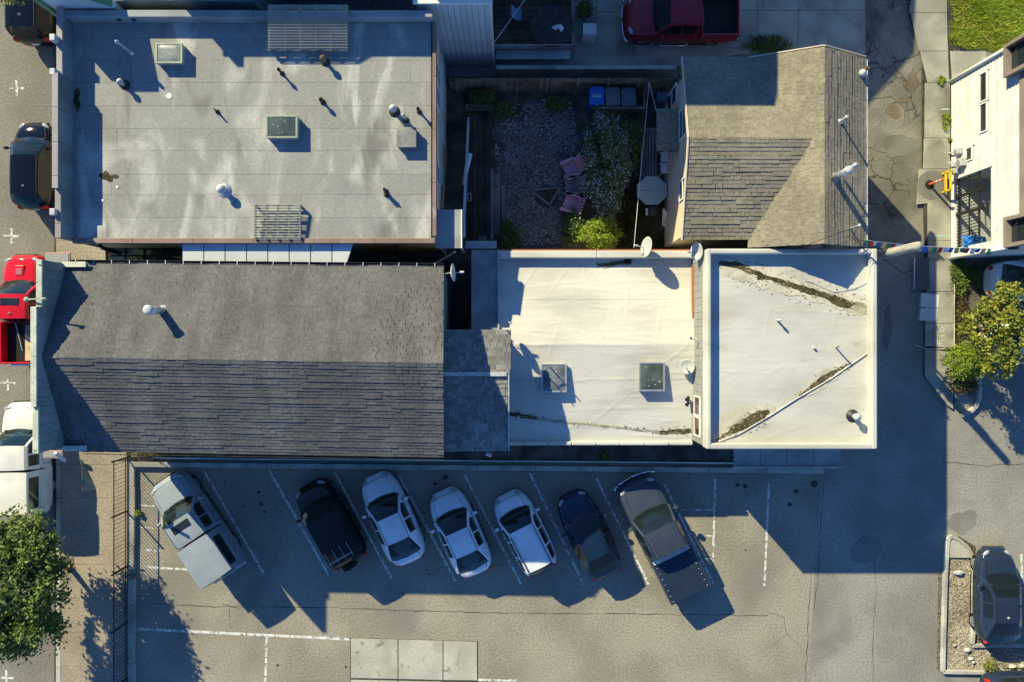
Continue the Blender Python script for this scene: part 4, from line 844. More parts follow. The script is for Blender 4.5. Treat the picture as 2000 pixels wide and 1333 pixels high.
for px, py, r in ((1878,296,.14),(1884,318,.18),(1868,322,.13),(1872,335,.12)):
    p = wpt(px,py,ix); MB().box((ix-.28,p.y-r,p.z-r),(ix-.02,p.y+r,p.z+r)).build('meter_box', M['white_metal'], mt, bevel=.03)
    MB().cyl((ix-.3,p.y,p.z),(ix-.27,p.y,p.z), r*.7, n=14).build('dial', M['metal'], mt)
for a, b in (((1858,300),(1878,296)),((1858,318),(1884,318)),((1860,330),(1868,322))):
    p, q = wpt(a[0],a[1],ix), wpt(b[0],b[1],ix); MB().tube([p+Vector((-.12,0,0)), q+Vector((-.12,0,0))], .035, 8).build('pipe', M['white_metal'], mt)
# ---------------------------------------------------------------- vehicles
SEDAN = dict(W=1.82, nf=3.6, nr=4.6, top=[(-1,.80),(-.96,1.0),(-.80,1.08),(-.62,1.10),(.36,1.02),(.45,.99),(.7,.90),(.88,.78),(1,.60)], cab=(.44,.10,-.42,-.78), zr=1.46, rt=.60, win=[(.24,-.06),(-.09,-.38)], rear='sedan')
COUPE = dict(SEDAN, top=[(-1,.82),(-.96,1.0),(-.84,1.06),(-.7,1.08),(.36,1.02),(.45,.99),(.7,.88),(.88,.76),(1,.58)], cab=(.42,.06,-.44,-.84), zr=1.42, rt=.58)
SUV = dict(W=1.85, nf=4.6, nr=7, top=[(-1,.90),(-.97,1.08),(.42,1.10),(.52,1.08),(.75,1.0),(.9,.90),(1,.65)], cab=(.50,.24,-.84,-.95), zr=1.70, rt=.70, win=[(.34,.02),(-.01,-.40),(-.44,-.78)], rear='suv')
HATCH = dict(SUV, W=1.80, nf=3.6, nr=5.0, top=[(-1,.85),(-.96,1.02),(.40,1.04),(.50,1.02),(.75,.92),(.9,.82),(1,.60)], cab=(.52,.20,-.78,-.93), zr=1.55, rt=.66, win=[(.32,.02),(-.01,-.38),(-.42,-.74)])
TRUCK = dict(W=1.92, nf=5.5, nr=12, top=[(-1,.78),(-.215,.78),(-.205,1.16),(.40,1.16),(.52,1.15),(.8,1.06),(.93,.98),(1,.70)], cab=(.44,.24,-.17,-.195), zr=1.86, rt=.77, win=[(.32,.10),(.07,-.12)], rear='truck', bed=-.205)
def vehicle(name, label, cat, front, rear, spec, paintm, zpx=.8, L=None, bedtype='open', extras=(), group='parked vehicles', hoodm=None):
    f, r = P(*front, zpx), P(*rear, zpx); d = f-r; d.z = 0; Lx = L or d.length; c = (f+r)/2; c.z = 0
    if L: c = f-d.normalized()*L/2; c.z = 0
    hd = math.atan2(d.y, d.x); t = thing(name, label, cat, c, hd, group); pm = M[paintm]; W = spec['W']; hl = Lx/2
    def bw(x):
        n = spec['nf'] if x > 0 else spec['nr']; e = max(0., 1-abs(x)**n)**(1/n)
        return W/2*max(.52, e)*(1-.03*x*x)
    truck = spec['rear'] == 'truck'
    ts = [-1,-.985,-.95,-.9,-.82,-.72,-.6,-.48,-.36,-.25]+([-.215,-.205] if truck else [])+[-.12,0,.12,.24,.36,.48,.6,.7,.78,.85,.9,.94,.97,.99,1]
    m = MB(); rings = []
    for x in ts:
        w_ = bw(x); zt = interp(spec['top'], x); e = max(0, (abs(x)-.9)/.1); zb = .24+.12*e; h_ = zt-zb
        k = .93 if abs(x) < .99 else .9
        half = [(0,zb),(.78*w_,zb),(.95*w_,zb+.10*h_),(1.0*w_,zb+.40*h_),(.995*w_,zb+.66*h_),(k*w_,zb+.90*h_),(.80*w_,zt-.004),(.42*w_,zt+.022),(0,zt+.03)]
        ring = [(x*hl, y, z) for y, z in half]+[(x*hl, -y, z) for y, z in half[-2:0:-1]]; rings.append(ring)
    n = len(rings[0]); vs = [p for rg_ in rings for p in rg_]
    fs = [(i*n+j, i*n+(j+1)%n, (i+1)*n+(j+1)%n, (i+1)*n+j) for i in range(len(rings)-1) for j in range(n)]+[tuple(range(n)), tuple(range((len(rings)-1)*n, len(rings)*n))]
    body = m.add(vs, fs).build('body', pm, t, smooth=True, sub=1, local=True)
    # ---- cabin
    def cabin(cab, zbelt_f, zr_, rt, wins, crown=.05, frame_name='roof', bow=.19, pil=.90):
        xwb, xwt, xrt, xrb = cab; st = [lerp(xwb,xwt,a) for a in (0,.25,.5,.75,1)]
        marks = sorted({round(v,4) for wn in wins for v in wn}, reverse=True); mid = [v for v in marks if xrt < v < xwt]; st = sorted(set([round(s_,4) for s_ in st]+[round(lerp(xrt,xrb,a),4) for a in (0,.33,.66,1)]+mid+[round(v,4) for v in marks]+[round(lerp(xwt,xrt,a),4) for a in (.3,.6,.85)]), reverse=True)
        R = []
        for x in st:
            zb = zbelt_f(x)-.03; wb = bw(x)*.955
            if x > xwt: a = (xwb-x)/(xwb-xwt); sgn = 1
            elif x < xrt: a = (x-xrb)/(xrt-xrb) if xrt != xrb else 1; sgn = -1
            else: a = 1; sgn = 0
            zt = zb+.02+(zr_*(.985 if sgn else 1)-zb-.02)*(a**.92 if a < 1 else 1)
            if sgn == 0:
                mm_ = (x-xrt)/(xwt-xrt); zt = zr_*(.985+.015*(1-(2*mm_-1)**2))
            wr = lerp(wb, W/2*rt/.97, min(1, a*1.0)**.9); sec = []
            side = [(wb,zb),(lerp(wb,wr,.08),lerp(zb,zt,.08)),(lerp(wb,wr,.86),lerp(zb,zt-crown*a,.86)),(wr,zt-crown*a)]; top = [(wr*pil, zt-crown*a*.62),(wr*.62,zt-crown*.18*a),(wr*.31,zt-.0),(0,zt+.006)]
            bo = (1-a)*bow+.035 if sgn == 1 else -((1-a)*bow*.6+.03) if sgn == -1 else lerp(-.03,.035,(x-xrt)/(xwt-xrt))
            for y, z in side+top: sec.append((x*hl+bo*(1-(y/wb)**2), y, z))
            sec = sec+[(p[0],-p[1],p[2]) for p in sec[-2::-1]]; R.append(sec)
        k = len(R[0]); parts = {}
        for i in range(len(R)-1):
            xm = (st[i]+st[i+1])/2
            for j in range(k-1):
                jj = min(j, k-2-j); sd_ = 'l' if j < k/2 else 'r'; key = frame_name
                if jj >= 4 and xm > xwt: key = 'windshield'
                elif jj >= 4 and xm < xrt: key = 'rear_window'
                elif jj == 1:
                    for q, (wa, wb_) in enumerate(wins):
                        if wb_ < xm < wa: key = 'side_window|%d%s' % (q, sd_)
                parts.setdefault(key, MB()).add([R[i][j],R[i][j+1],R[i+1][j+1],R[i+1][j]], [(0,1,2,3)])
        for key, mb_ in parts.items(): mb_.build(key.split('|')[0], pm if key == frame_name else M['car_glass'], t, smooth=(key == frame_name or 'wind' in key), local=True)
        return R
    belt = lambda x: interp(spec['top'], x) if not truck else max(1.14, interp(spec['top'], x)) if x > -.3 else 1.16
    cabin(spec['cab'], belt, spec['zr'], spec['rt'], spec['win'])
    xa_, xb_ = spec['cab'][1], spec['cab'][2]
    for s in (-1,1):
        MB().ribbon([(lerp(xa_,xb_,q)*hl, s*W/2*spec['rt']/.97*.91, spec['zr']*(.985+.015*(1-(2*(1-q)-1)**2))-.014) for q in (.0,.2,.4,.6,.8,1)], .022).build('roof_seam', M['black'], t, local=True)
        MB().ribbon([(x*hl, s*(bw(x)*.985), .30) for x in (-.45,-.2,0,.2,.45)], .05).build('sill', M['black'], t, local=True)
    xwb, xwt, xrt, xrb = spec['cab']
    zi = belt((xwt+xrt)/2)+.035
    MB().box(((xrb+.04)*hl,-W*.40,zi-.02),((xwb-.05)*hl,W*.40,zi+.012)).build('interior_floor', M['interior'], t, local=True)
    MB().box((lerp(xwt,xwb,.35)*hl,-W*.36,zi+.012),(lerp(xwt,xwb,.72)*hl,W*.36,zi+.09)).build('dashboard', M['seat'], t, bevel=.03, local=True)
    for s in (-1,1): MB().box(((xwt-.10)*hl,s*W*.2-.2,zi),((xwt-.02)*hl,s*W*.2+.2,min(spec['zr']-.16,zi+.3))).build('seat', M['seat'], t, bevel=.05, local=True)
    if not truck: MB().box(((xrt+.02)*hl,-W*.33,zi),((xrt+.10)*hl,W*.33,min(spec['zr']-.2,zi+.24))).build('rear_seat', M['seat'], t, bevel=.05, local=True)
    # ---- wheels
    R_ = .38 if truck else .34 if spec['rear'] == 'suv' else .32
    for fx_ in ((.62,-.62) if not truck else (.64,-.58)):
        for s in (-1,1):
            bb_ = bw(fx_); y = s*(bb_-.18); MB().cyl((fx_*hl,s*(bb_-.25),R_+.0),(fx_*hl,s*(bb_-.09),R_+.0), R_+.03, n=24).build('wheel_arch', M['black'], t, local=True)
            wo = MB().lathe((fx_*hl,y,R_), [(R_*.62,-.10),(R_*.93,-.10),(R_,-.06),(R_,.06),(R_*.93,.10),(R_*.62,.10)], 24, (0,s,0)).build('wheel', M['rubber'], t, local=True)
            rim = MB().lathe((fx_*hl,y,R_), [(R_*.68,.03),(R_*.67,.112),(R_*.58,.108),(R_*.55,.102)], 20, (0,s,0)); rim.cyl((fx_*hl,y+s*.03,R_),(fx_*hl,y+s*.118,R_), R_*.16, n=10)
            for k in range(5):
                a = k*2*math.pi/5; dv = Vector((math.cos(a),0,math.sin(a))); rim.beam(Vector((fx_*hl,y+s*.108,R_))+dv*R_*.1, Vector((fx_*hl,y+s*.108,R_))+dv*R_*.58, .05, .025, (0,1,0))
            rim.build('rim', M['alloy'], wo, local=True)
    # ---- lights, mirrors, trim
    zf = interp(spec['top'], .93); zrr = interp(spec['top'], -.97)
    for s in (-1,1):
        rot = Matrix.Rotation(s*(.75 if spec['nf'] < 5 else .35), 3, 'Z')
        MB().ball((.885*hl, s*bw(.885)*.77, interp(spec['top'],.885)-.045), .10, .19, .055, 12, 6, rot).build('headlight', M['lens'], t, smooth=True, local=True)
        zt_ = zrr-.16 if not truck else .95
        MB().ball((-.965*hl, s*bw(-.965)*.92, zt_), .085, .12, .11 if spec['rear'] == 'sedan' else .2, 10, 6).build('taillight', M['red_lens'], t, smooth=True, local=True)
        xm = lerp(xwb, xwt, .42); ym = bw(xm)+.10; zm = belt(xm)+.08
        mo = MB().ball((xm*hl, s*ym, zm), .075, .125 if not truck else .15, .085 if not truck else .12, 10, 6).build('mirror', pm, t, smooth=True, local=True)
        MB().beam((xm*hl, s*(ym-.22), zm-.05),(xm*hl, s*(ym-.05), zm-.02), .05, .04).build('mirror_arm', M['black'], mo, local=True)
        # seams between panels
        dr = [wn for wn in spec['win']]; zc_ = belt(0)
        for xx in {dr[0][0]+.10, (dr[0][1]+dr[1][0])/2, dr[1][1]+.0}:
            MB().beam((xx*hl, s*(bw(xx)+.0), .42),(xx*hl, s*(bw(xx)*.985), zc_-.14), .012, .014).build('door_seam', M['black'], t, local=True)
        for xx in ((dr[0][1]+.05),(dr[1][1]+.05)): MB().beam(((xx)*hl, s*bw(xx)*1.005, zc_-.2),((xx+.055)*hl, s*bw(xx)*1.005, zc_-.2), .03, .03).build('door_handle', pm, t, local=True)
        ps = [(x*hl, s*bw(x)*.74, interp(spec['top'], x)+.012) for x in (xwb+.02, .6, .7, .8, .88)]
        MB().ribbon(ps, .010).build('bonnet_seam', M['black'], t, local=True)
    MB().ribbon([(.895*hl-.05*abs(y)**2*hl/2.2, y*bw(.88)*.72, interp(spec['top'], .89)+.02) for y in (-1,-.5,0,.5,1)], .02).build('bonnet_seam', M['black'], t, local=True)
    MB().box((.955*hl,-W*.26,.42),(1.004*hl,W*.26,zf-.2)).build('grille', M['black'], t, bevel=.02, local=True)
    MB().box((-1.012*hl,-.17,.62 if not truck else .5),(-.99*hl,.17,.74 if not truck else .62)).build('number_plate', M['plastic_white'], t, local=True)
    wx_ = lerp(xwb,xwt,.06)*hl
    for s in (-.1,.42): MB().beam((wx_+.13, s*W*.8-.05, belt(xwb)+.045),(wx_+.02, s*W*.8-.55, belt(xwb)+.06), .02, .02).build('wiper', M['black'], t, local=True)
    MB().box(((xwb-.012)*hl,-W*.34,belt(xwb)-.0),((xwb+.022)*hl+.1,W*.34,belt(xwb)+.022)).build('cowl_vent', M['black'], t, bevel=.01, local=True)
    if spec['rear'] == 'sedan':
        MB().ribbon([(x*hl, 0, 0) for x in (0,0.01)], .01)
        for s in (-1,1): MB().ribbon([((xrb+.01)*hl, s*bw(-.8)*.72, interp(spec['top'],xrb)+.016),(-.93*hl, s*bw(-.93)*.74, interp(spec['top'],-.93)+.018)], .014).build('boot_seam', M['black'], t, local=True)
    # ---- pick-up bed
    if truck:
        b0 = spec['bed']*hl; zb_ = 1.19; xe = -.985*hl; parts = []
        for s in (-1,1): MB().box((xe,s*(W/2-.12),.62),(b0-.04,s*(W/2-.012),zb_)).build('bed_side', pm, t, bevel=.03, local=True)
        MB().box((xe-.0,-W/2+.03,.55),(xe+.07,W/2-.03,zb_-.01)).build('tailgate', pm, t, bevel=.025, local=True)
        MB().box((b0-.11,-W/2+.1,.6),(b0-.065,W/2-.1,zb_-.005)).build('bed_front', pm, t, local=True)
        MB().box((-1.03*hl,-W/2+.08,.42),(-.985*hl,W/2-.08,.60)).build('rear_bumper', M['chrome'], t, bevel=.03, local=True)
        if bedtype == 'open':
            for k in range(9): MB().box((xe+.08,lerp(-W/2+.13,W/2-.13,k/9)+.01,.80),(b0-.1,lerp(-W/2+.13,W/2-.13,(k+1)/9)-.01,.83)).build('bed_rib', M['black'], t, local=True)
        if bedtype == 'canopy':
            cabin((b0/hl-.012, b0/hl-.020, -.94, -.985), lambda x: zb_+.03, spec['zr']+.03, .80, [(b0/hl-.12,-.88)], .04, 'canopy', .03, .97)
            MB().box((b0-.03,-W*.36,spec['zr']-.12),(b0-.012,W*.36,spec['zr']-.02)).build('canopy_gap', M['black'], t, local=True)
        if bedtype == 'tonneau':
            MB().box((xe+.03,-W/2+.09,zb_),(b0-.30,W/2-.09,zb_+.05)).build('bed_cover', M['p_slate'], t, bevel=.03, local=True); MB().box((b0-.28,-W/2+.12,zb_-.03),(b0-.06,W/2-.12,zb_+.10)).build('tool_box', M['white_metal'], t, bevel=.02, local=True)
            for s in (-1,1):
                for k in range(7): MB().ball((lerp(xe+.15,b0-.45,k/6), s*(W/2-.17), zb_+.055), .018).build('stud', M['metal'], t, local=True)
    for ex_ in extras:
        if ex_ == 'ribs':
            for k in range(6): MB().box(((xrt+.03)*hl,lerp(-.42,.42,k/5)*W*.62-.016,spec['zr']-.03),((xwt-.05)*hl,lerp(-.42,.42,k/5)*W*.62+.016,spec['zr']+.001)).build('roof_rib', pm, t, bevel=.008, local=True)
        if ex_ == 'rails':
            for s in (-1,1): MB().beam(((xrt+.02)*hl,s*W*.30,spec['zr']+.03),((xwt-.06)*hl,s*W*.31,spec['zr']+.02), .035, .04).build('roof_rail', M['black'], t, local=True)
        if ex_ == 'rack':
            for k in range(4): MB().beam(((xrt+.02)*hl,lerp(-.28,.28,k/3)*W,spec['zr']+.035),((xrt+.36)*hl,lerp(-.28,.28,k/3)*W,spec['zr']+.035), .02, .015).build('roof_slat', M['chrome'], t, local=True)
            MB().beam(((xrt+.1)*hl,-.31*W,spec['zr']+.05),((xrt+.1)*hl,.31*W,spec['zr']+.05), .035, .025).build('roof_bar', M['chrome'], t, local=True)
        if ex_ == 'sunroof': MB().box((lerp(xwt,xrt,.14)*hl,-W*.22,spec['zr']-.01),(lerp(xwt,xrt,.46)*hl,W*.22,spec['zr']+.016)).build('sunroof', M['glass'], t, bevel=.01, local=True)
        if ex_ == 'antenna': MB().lathe((lerp(xwt,xrt,.8)*hl,0,spec['zr']-.01), [(.06,0),(.045,.03),(.015,.08)], 10).build('antenna', M['lens'], t, local=True)
        if ex_ == 'scoop':
            for k in range(6): MB().box((.62*hl+k*.045,-.13,1.16),(.62*hl+k*.045+.02,.13,1.185)).build('bonnet_louvre', M['pink'], t, local=True)
            MB().box((.60*hl,-.2,1.08),(.62*hl+.4,.2,1.162)).build('bonnet_scoop', pm, t, bevel=.03, local=True)
        if ex_ == 'bull_bar': MB().tube([(.94*hl,-W*.52,.62),(1.0*hl,-W*.36,.66),(1.03*hl,0,.68),(1.0*hl,W*.36,.66),(.94*hl,W*.52,.62)], .06, 10).build('front_bumper', M['chrome'], t, smooth=True, local=True)
        if ex_ == 'steps':
            for s in (-1,1): MB().tube([(.34*hl,s*(W/2),.4),(.30*hl,s*(W/2+.08),.38),(-.12*hl,s*(W/2+.08),.38),(-.16*hl,s*(W/2),.4)], .035, 8).build('side_step', M['chrome'], t, smooth=True, local=True)
        if ex_ == 'spare': MB().lathe((-1.0*hl,.15,.85), [(.1,0),(.33,0),(.35,.05),(.35,.18),(.3,.22),(.1,.22)], 20, (-1,0,0)).build('spare_wheel', M['rubber'], t, local=True)
        if ex_ == 'lumber':
            MB().box((-.9*hl,-.42,.84),(-.28*hl,-.05,.87)).build('plywood', M['wood'], t, local=True); MB().prism([(-.93*hl,-.5),(-.93*hl,-.08),(-.45*hl,-.08),(-.55*hl,-.5)], .88, .91).build('board', M['wood_light'], t, local=True)
            MB().beam((-.25*hl,.35,.9),(-.75*hl,.05,.9), .03, .03).build('strap', M['metal'], t, local=True)
    return t
LOT = 'vehicles parked in the angled bays'
vehicle('pickup_truck', 'silver pickup truck with matching canopy and sunroof at the left end of the bays', 'truck', (321,934), (445,1121), TRUCK, 'p_silver', bedtype='canopy', extras=('sunroof',), group=LOT)
vehicle('parked_suv', 'black SUV with roof rack and rear spare wheel beside empty bay', 'car', (601,946), (688,1097), SUV, 'p_black', extras=('rack','spare'), group=LOT)
vehicle('parked_sedan', 'white sedan parked right of the black SUV, leftmost white car', 'car', (728,929), (804,1098), SEDAN, 'p_white', group=LOT)
vehicle('parked_sedan', 'white sedan in the middle of the three white cars', 'car', (862,960), (934,1121), SEDAN, 'p_white', group=LOT)
vehicle('parked_hatchback', 'white boxy wagon, rightmost of the three white cars in the bays', 'car', (987,966), (1062,1115), HATCH, 'p_white', extras=('rails',), group=LOT)
vehicle('parked_sedan', 'dark sedan with sky reflection tinted into its paint, between white wagon and grey pickup truck', 'car', (1112,966), (1188,1124), COUPE, 'p_dark_sky_tint', group=LOT)
vehicle('pickup_truck', 'grey pickup truck with ribbed roof and covered bed, right end of the bays', 'truck', (1236,936), (1347,1160), dict(TRUCK, W=1.98), 'p_grey', bedtype='tonneau', extras=('ribs','bull_bar'), group=LOT)
STG = 'vehicles parked along the left street'
vehicle('parked_suv', 'black hatchback at the top left corner of the street', 'car', (66,-110), (66,84), SUV, 'p_black', extras=('antenna',), group=STG)
vehicle('parked_sedan', 'black car parked at the kerb beside the grey flat roof', 'car', (66,237), (66,409), dict(HATCH, zr=1.48, cab=(.50,.14,-.72,-.92)), 'p_black', extras=('antenna',), group=STG)
vehicle('pickup_truck', 'bright red pickup truck with open bed partly behind the false front', 'truck', (49,497), (49,712), dict(TRUCK, W=1.78, zr=1.75), 'p_red', extras=('sunroof','scoop','lumber','antenna'), group=STG)
vehicle('pickup_truck', 'cream white pickup truck with canopy behind the leafy street tree', 'truck', (48,784), (52,1000), dict(TRUCK, W=1.85, zr=1.84), 'p_cream', bedtype='canopy', group=STG)
vehicle('pickup_truck', 'dark red crew cab pickup truck in the shaded drive at top', 'truck', (1218,34), (1441,34), dict(TRUCK, W=2.0, cab=(.44,.26,-.24,-.28), top=[(-1,.78),(-.31,.78),(-.30,1.16),(.40,1.16),(.52,1.15),(.8,1.06),(.93,.98),(1,.70)], bed=-.30, win=[(.34,.06),(.03,-.20)]), 'p_maroon', extras=('ribs','bull_bar','steps'))
vehicle('parked_sedan', 'dark slate grey sedan beside the gravel planting bed at lower right', 'car', (1950,1072), (1950,1258), dict(COUPE, nf=3.2), 'p_slate', extras=('antenna',))
vehicle('parked_sedan', 'white car in the shade just below the white house, upper of two', 'car', (2110,548), (1933,548), SEDAN, 'p_white')
vehicle('parked_sedan', 'white car mostly hidden under the yellow green tree, lower of two', 'car', (2104,672), (1922,672), SEDAN, 'p_white')
vehicle('parked_sedan', 'grey car whose roof edge shows at the bottom right corner', 'car', (2105,1356), (1925,1356), HATCH, 'p_slate')
# ---------------------------------------------------------------- yard
def stones(rng, poly_px, n, smin, smax, z=.0, zf=.6):
    """n rough stones inside a photo-pixel polygon -> verts, tri faces"""
    pts = []; xs = [p[0] for p in poly_px]; ys = [p[1] for p in poly_px]
    def inside(x, y):
        c = False
        for (x1,y1),(x2,y2) in zip(poly_px, poly_px[1:]+poly_px[:1]):
            if (y1 > y) != (y2 > y) and x < (x2-x1)*(y-y1)/(y2-y1)+x1: c = not c
        return c
    while len(pts) < n:
        x, y = rng.uniform(min(xs),max(xs)), rng.uniform(min(ys),max(ys))
        if inside(x, y): pts.append(P(x,y,z))
    base = np.array([(1,0,0),(0,1,0),(-1,0,0),(0,-1,0),(0,0,1),(0,0,-1)]); tri = np.array([(0,1,4),(1,2,4),(2,3,4),(3,0,4),(1,0,5),(2,1,5),(3,2,5),(0,3,5)])
    V = []; Q = []
    for i, p in enumerate(pts):
        s = rng.uniform(smin, smax)*np.array([1,rng.uniform(.6,1),zf]); a = rng.uniform(0,6.28); v = base*s*(1+rng.normal(size=(6,3))*.18); c, sn = math.cos(a), math.sin(a)
        V.append(np.stack([v[:,0]*c-v[:,1]*sn+p.x, v[:,0]*sn+v[:,1]*c+p.y, v[:,2]+p.z], 1)); Q.append(tri+i*6)
    return np.concatenate(V), np.concatenate(Q)
rg = np.random.default_rng(11)
yard = sheet('yard', [(868,150),(1325,150),(1325,495),(868,495)], .01, M['soil'])
v, q = stones(rg, [(985,250),(1120,215),(1130,280),(1105,330),(1100,420),(1090,485),(1000,480),(985,400)], 6500, .012, .036, .012); np_mesh('gravel', v, q, M['gravel'], kind='stuff', label='loose dark grey gravel covering the middle of the yard', cat='gravel')
v, q = stones(rg, [(962,220),(1040,195),(1110,190),(1120,215),(1040,240),(1010,320),(968,330)], 420, .035, .085, .02); np_mesh('rubble', v, q, M['rock'], kind='stuff', label='scattered grey stones along the left of the yard gravel', cat='stones')
# wooden fence along the top of the yard
wf = thing('wooden_fence', 'old weathered board fence along the top of the shady yard', 'fence', P(1100,180))
yF = 11.30; x0, x1 = -2.75, 6.95; n = 66
for i in range(n):
    xa = lerp(x0,x1,i/n); MB().box((xa+.006,yF,.1),(xa+(x1-x0)/n-.006,yF+.02,1.62+rnd.uniform(-.03,.03))).build('board', M['wood'], wf)
for z in (.35, 1.4): MB().beam((x0,yF-.03,z),(x1,yF-.03,z), .05, .09).build('rail', M['wood'], wf)
for i in range(8):
    xx = lerp(x0+.3,x1-.1,i/7); MB().beam((xx,yF-.06,0),(xx,yF-.06,1.68), .10, .10).build('post', M['wood'], wf)
rw_ = thing('retaining_wall', 'pale concrete wall edge behind the board fence', 'wall', P(1150,133,.3))
for i in range(8): MB().box((lerp(-.7,7.3,i/8)+.005,12.05,0),(lerp(-.7,7.3,(i+1)/8)-.005,12.22,.75)).build('wall_block', M['kerb'], rw_)
# outside stair along the grey building
stp = thing('outside_stair', 'dark wooden outside stair climbing the right wall of the grey building', 'stairs', P(890,330))
xa, xb = -2.78, -1.98; N_ = 15
for i in range(N_):
    f = i/(N_-1); z = lerp(.2,2.75,f); y = lerp(P(0,245,.2).y, P(0,408,2.75).y, f); MB().box((xa,y-.15,z-.04),(xb,y+.15,z)).build('tread', M['wood_dark'], stp)
for x in (xa-.03, xb+.03): MB().beam((x,P(0,240,.2).y,.1),(x,P(0,410,2.75).y,2.65), .05, .25).build('stringer', M['wood_dark'], stp)
r0, r1 = Vector((xb+.07,P(0,243,.2).y,1.1)), Vector((xb+.07,P(0,410,2.75).y,3.6)); r2 = Vector((xb+.07,P(0,470,2.75).y+.0,3.6))
MB().beam(r0, r1, .09, .05).build('handrail', M['blue_siding'], stp); MB().beam(r1, r2, .09, .05).build('handrail', M['blue_siding'], stp)
for i in range(26):
    f = i/25; p = r0.lerp(r1, f); MB().beam(p-Vector((0,0,.95)), p, .03, .03).build('baluster', M['blue_siding'], stp)
MB().box((xa-.1,P(0,412,2.7).y-1.6,2.62),(xb+.05,P(0,412,2.7).y,2.72)).build('landing', M['wood_dark'], stp)
a, b = P(851,485,4.85), P(900,410,4.85)
pr2 = thing('stair_roof', 'grey felt roof over the stair landing at the corner of the grey building', 'porch', ((a.x+b.x)/2,(a.y+b.y)/2,2.7))
for i in range(2): MB().box((lerp(a.x,b.x,i/2)+.004,a.y,4.78),(lerp(a.x,b.x,(i+1)/2)-.004,b.y,4.85)).build('roofing_sheet', M['felt'], pr2)
MB().box((b.x,a.y,4.74),(b.x+.05,b.y,4.88)).build('edge_trim', M['white_paint'], pr2)
for yy in (a.y+.1, b.y-.1): MB().beam((b.x-.03,yy,2.7),(b.x-.03,yy,4.78), .09, .09).build('post', M['wood_grey'], pr2)
t = thing('rolled_mat', 'pale rolled up mat leaning on the stair handrail', 'mat', P(914,300,2.2))
MB().cyl(P(905,362,2.3), P(917,300,2.6), .05, .13, 14).build('roll', M['plastic_white'], t, smooth=True); MB().lathe(P(917,300,2.6), [(.10,-.01),(.105,.0),(.04,.01)], 14, (.2,.9,.1)).build('roll_end', M['metal'], t)
# boardwalk
bw_ = thing('boardwalk', 'dark plank boardwalk running down the left of the yard', 'deck', P(935,345))
for i in range(7): MB().box(tuple(P(lerp(912,957,i/7)+.5,474,.10)), tuple(P(lerp(912,957,(i+1)/7)-.5,222,.14))).build('plank', M['wood_dark'], bw_)
bk = thing('timber_edging', 'broad grey timbers edging the gravel beside the boardwalk', 'edging', P(968,395))
for a, b, y0_, y1_ in ((958,965,330,470),(966,977,338,462),(979,986,362,440)): MB().box(tuple(P(a,y1_,.0)), tuple(P(b,y0_,.20))).build('timber', M['wood_grey'], bk, bevel=.015)
pb = thing('planter_box', 'blue grey wooden planter box at the top left of the yard', 'planter', P(925,212))
MB().box(tuple(P(911,217,.0)), tuple(P(955,203,.45))).build('box', M['wood_grey'], pb, bevel=.02); MB().box(tuple(P(915,214,.44)), tuple(P(950,205,.47))).build('earth', M['soil'], pb)
bs = thing('blue_plank_roof', 'pale blue plank top beside the felt lean-to at the bottom of the yard', 'roof', P(937,478,1.7))
for i in range(2): MB().box(tuple(P(905,lerp(471,486,i/2)+.4,1.75)), tuple(P(970,lerp(471,486,(i+1)/2)-.4,1.82))).build('plank', M['blue_siding'], bs)
for x in (908,967): MB().beam(P(x,478,0), Vector((P(x,478,1.75).x,P(x,478,1.75).y,1.75)), .08, .08).build('post', M['wood_grey'], bs)
bxo = thing('wooden_crate', 'small pale wooden crate at the foot of the boardwalk', 'crate', P(941,466)); MB().box(tuple(P(933,471,.02)), tuple(P(950,461,.4))).build('side', M['wood'], bxo, bevel=.01); MB().box(tuple(P(933,471,.402)), tuple(P(950,461,.43))).build('lid', M['wood_grey'], bxo)
tk = thing('hand_truck', 'small pinkish metal hand truck frame standing on the boardwalk', 'trolley', P(917,386))
for a, b in (((914,378),(920,378)),((920,378),(920,393)),((920,393),(914,393)),((914,393),(914,378))): MB().beam(P(*a,.5), P(*b,.5), .03, .03).build('frame_tube', M['plastic_white'], tk)
for x in (914,920): MB().cyl(P(x,396,.12)-Vector((.02,0,0)), P(x,396,.12)+Vector((.02,0,0)), .11, n=12).build('wheel', M['rubber'], tk)
# Adirondack chairs
def adirondack(label, px, py, ang, mat):
    t = thing('garden_chair', label, 'chair', P(px,py,.01), ang, 'slatted garden chairs round the fire pit'); m_ = M[mat]
    for k in range(6):
        y = lerp(-.27,.27,k/5); MB().obox((.06,y,.36),(.27,0,.05),(0,.046,0),(-.01,0,.012)).build('seat_slat', m_, t, local=True)
        MB().obox((-.36,y*1.15,.62),(-.17,y*.18,.27+.05*math.cos(y*5)),(0,.045,0),(.012,0,.008)).build('back_slat', m_, t, local=True)
    for s in (-1,1):
        MB().prism([(-.30,s*.32),(.36,s*.30),(.42,s*.36),(.36,s*.46),(-.28,s*.42)], .53, .555).build('arm', m_, t, local=True, bevel=.008)
        MB().beam((.33,s*.36,0),(.33,s*.36,.53), .09, .03).build('leg', m_, t, local=True); MB().beam((-.30,s*.33,0),(-.30,s*.33,.53), .09, .03).build('leg', m_, t, local=True)
        MB().beam((.34,s*.30,.36),(-.45,s*.28,.12), .03, .12).build('side_rail', m_, t, local=True)
    MB().obox((-.34,0,.55),(.012,0,.02),(0,.34,0),(-.02,0,.04)).build('back_rail', m_, t, local=True)
adirondack('faded red slatted garden chair, upper of the two red ones by the gravel', 1115, 334, math.radians(205), 'pink')
adirondack('faded red slatted garden chair, lower of the two red ones by the gravel', 1114, 402, math.radians(160), 'pink')
adirondack('grey slatted garden chair between the two faded red ones', 1117, 367, math.radians(181), 'wood_grey')
fp = thing('fire_pit', 'triangular timber edged fire pit with iron ring in the gravel', 'fire pit', P(1065,385))
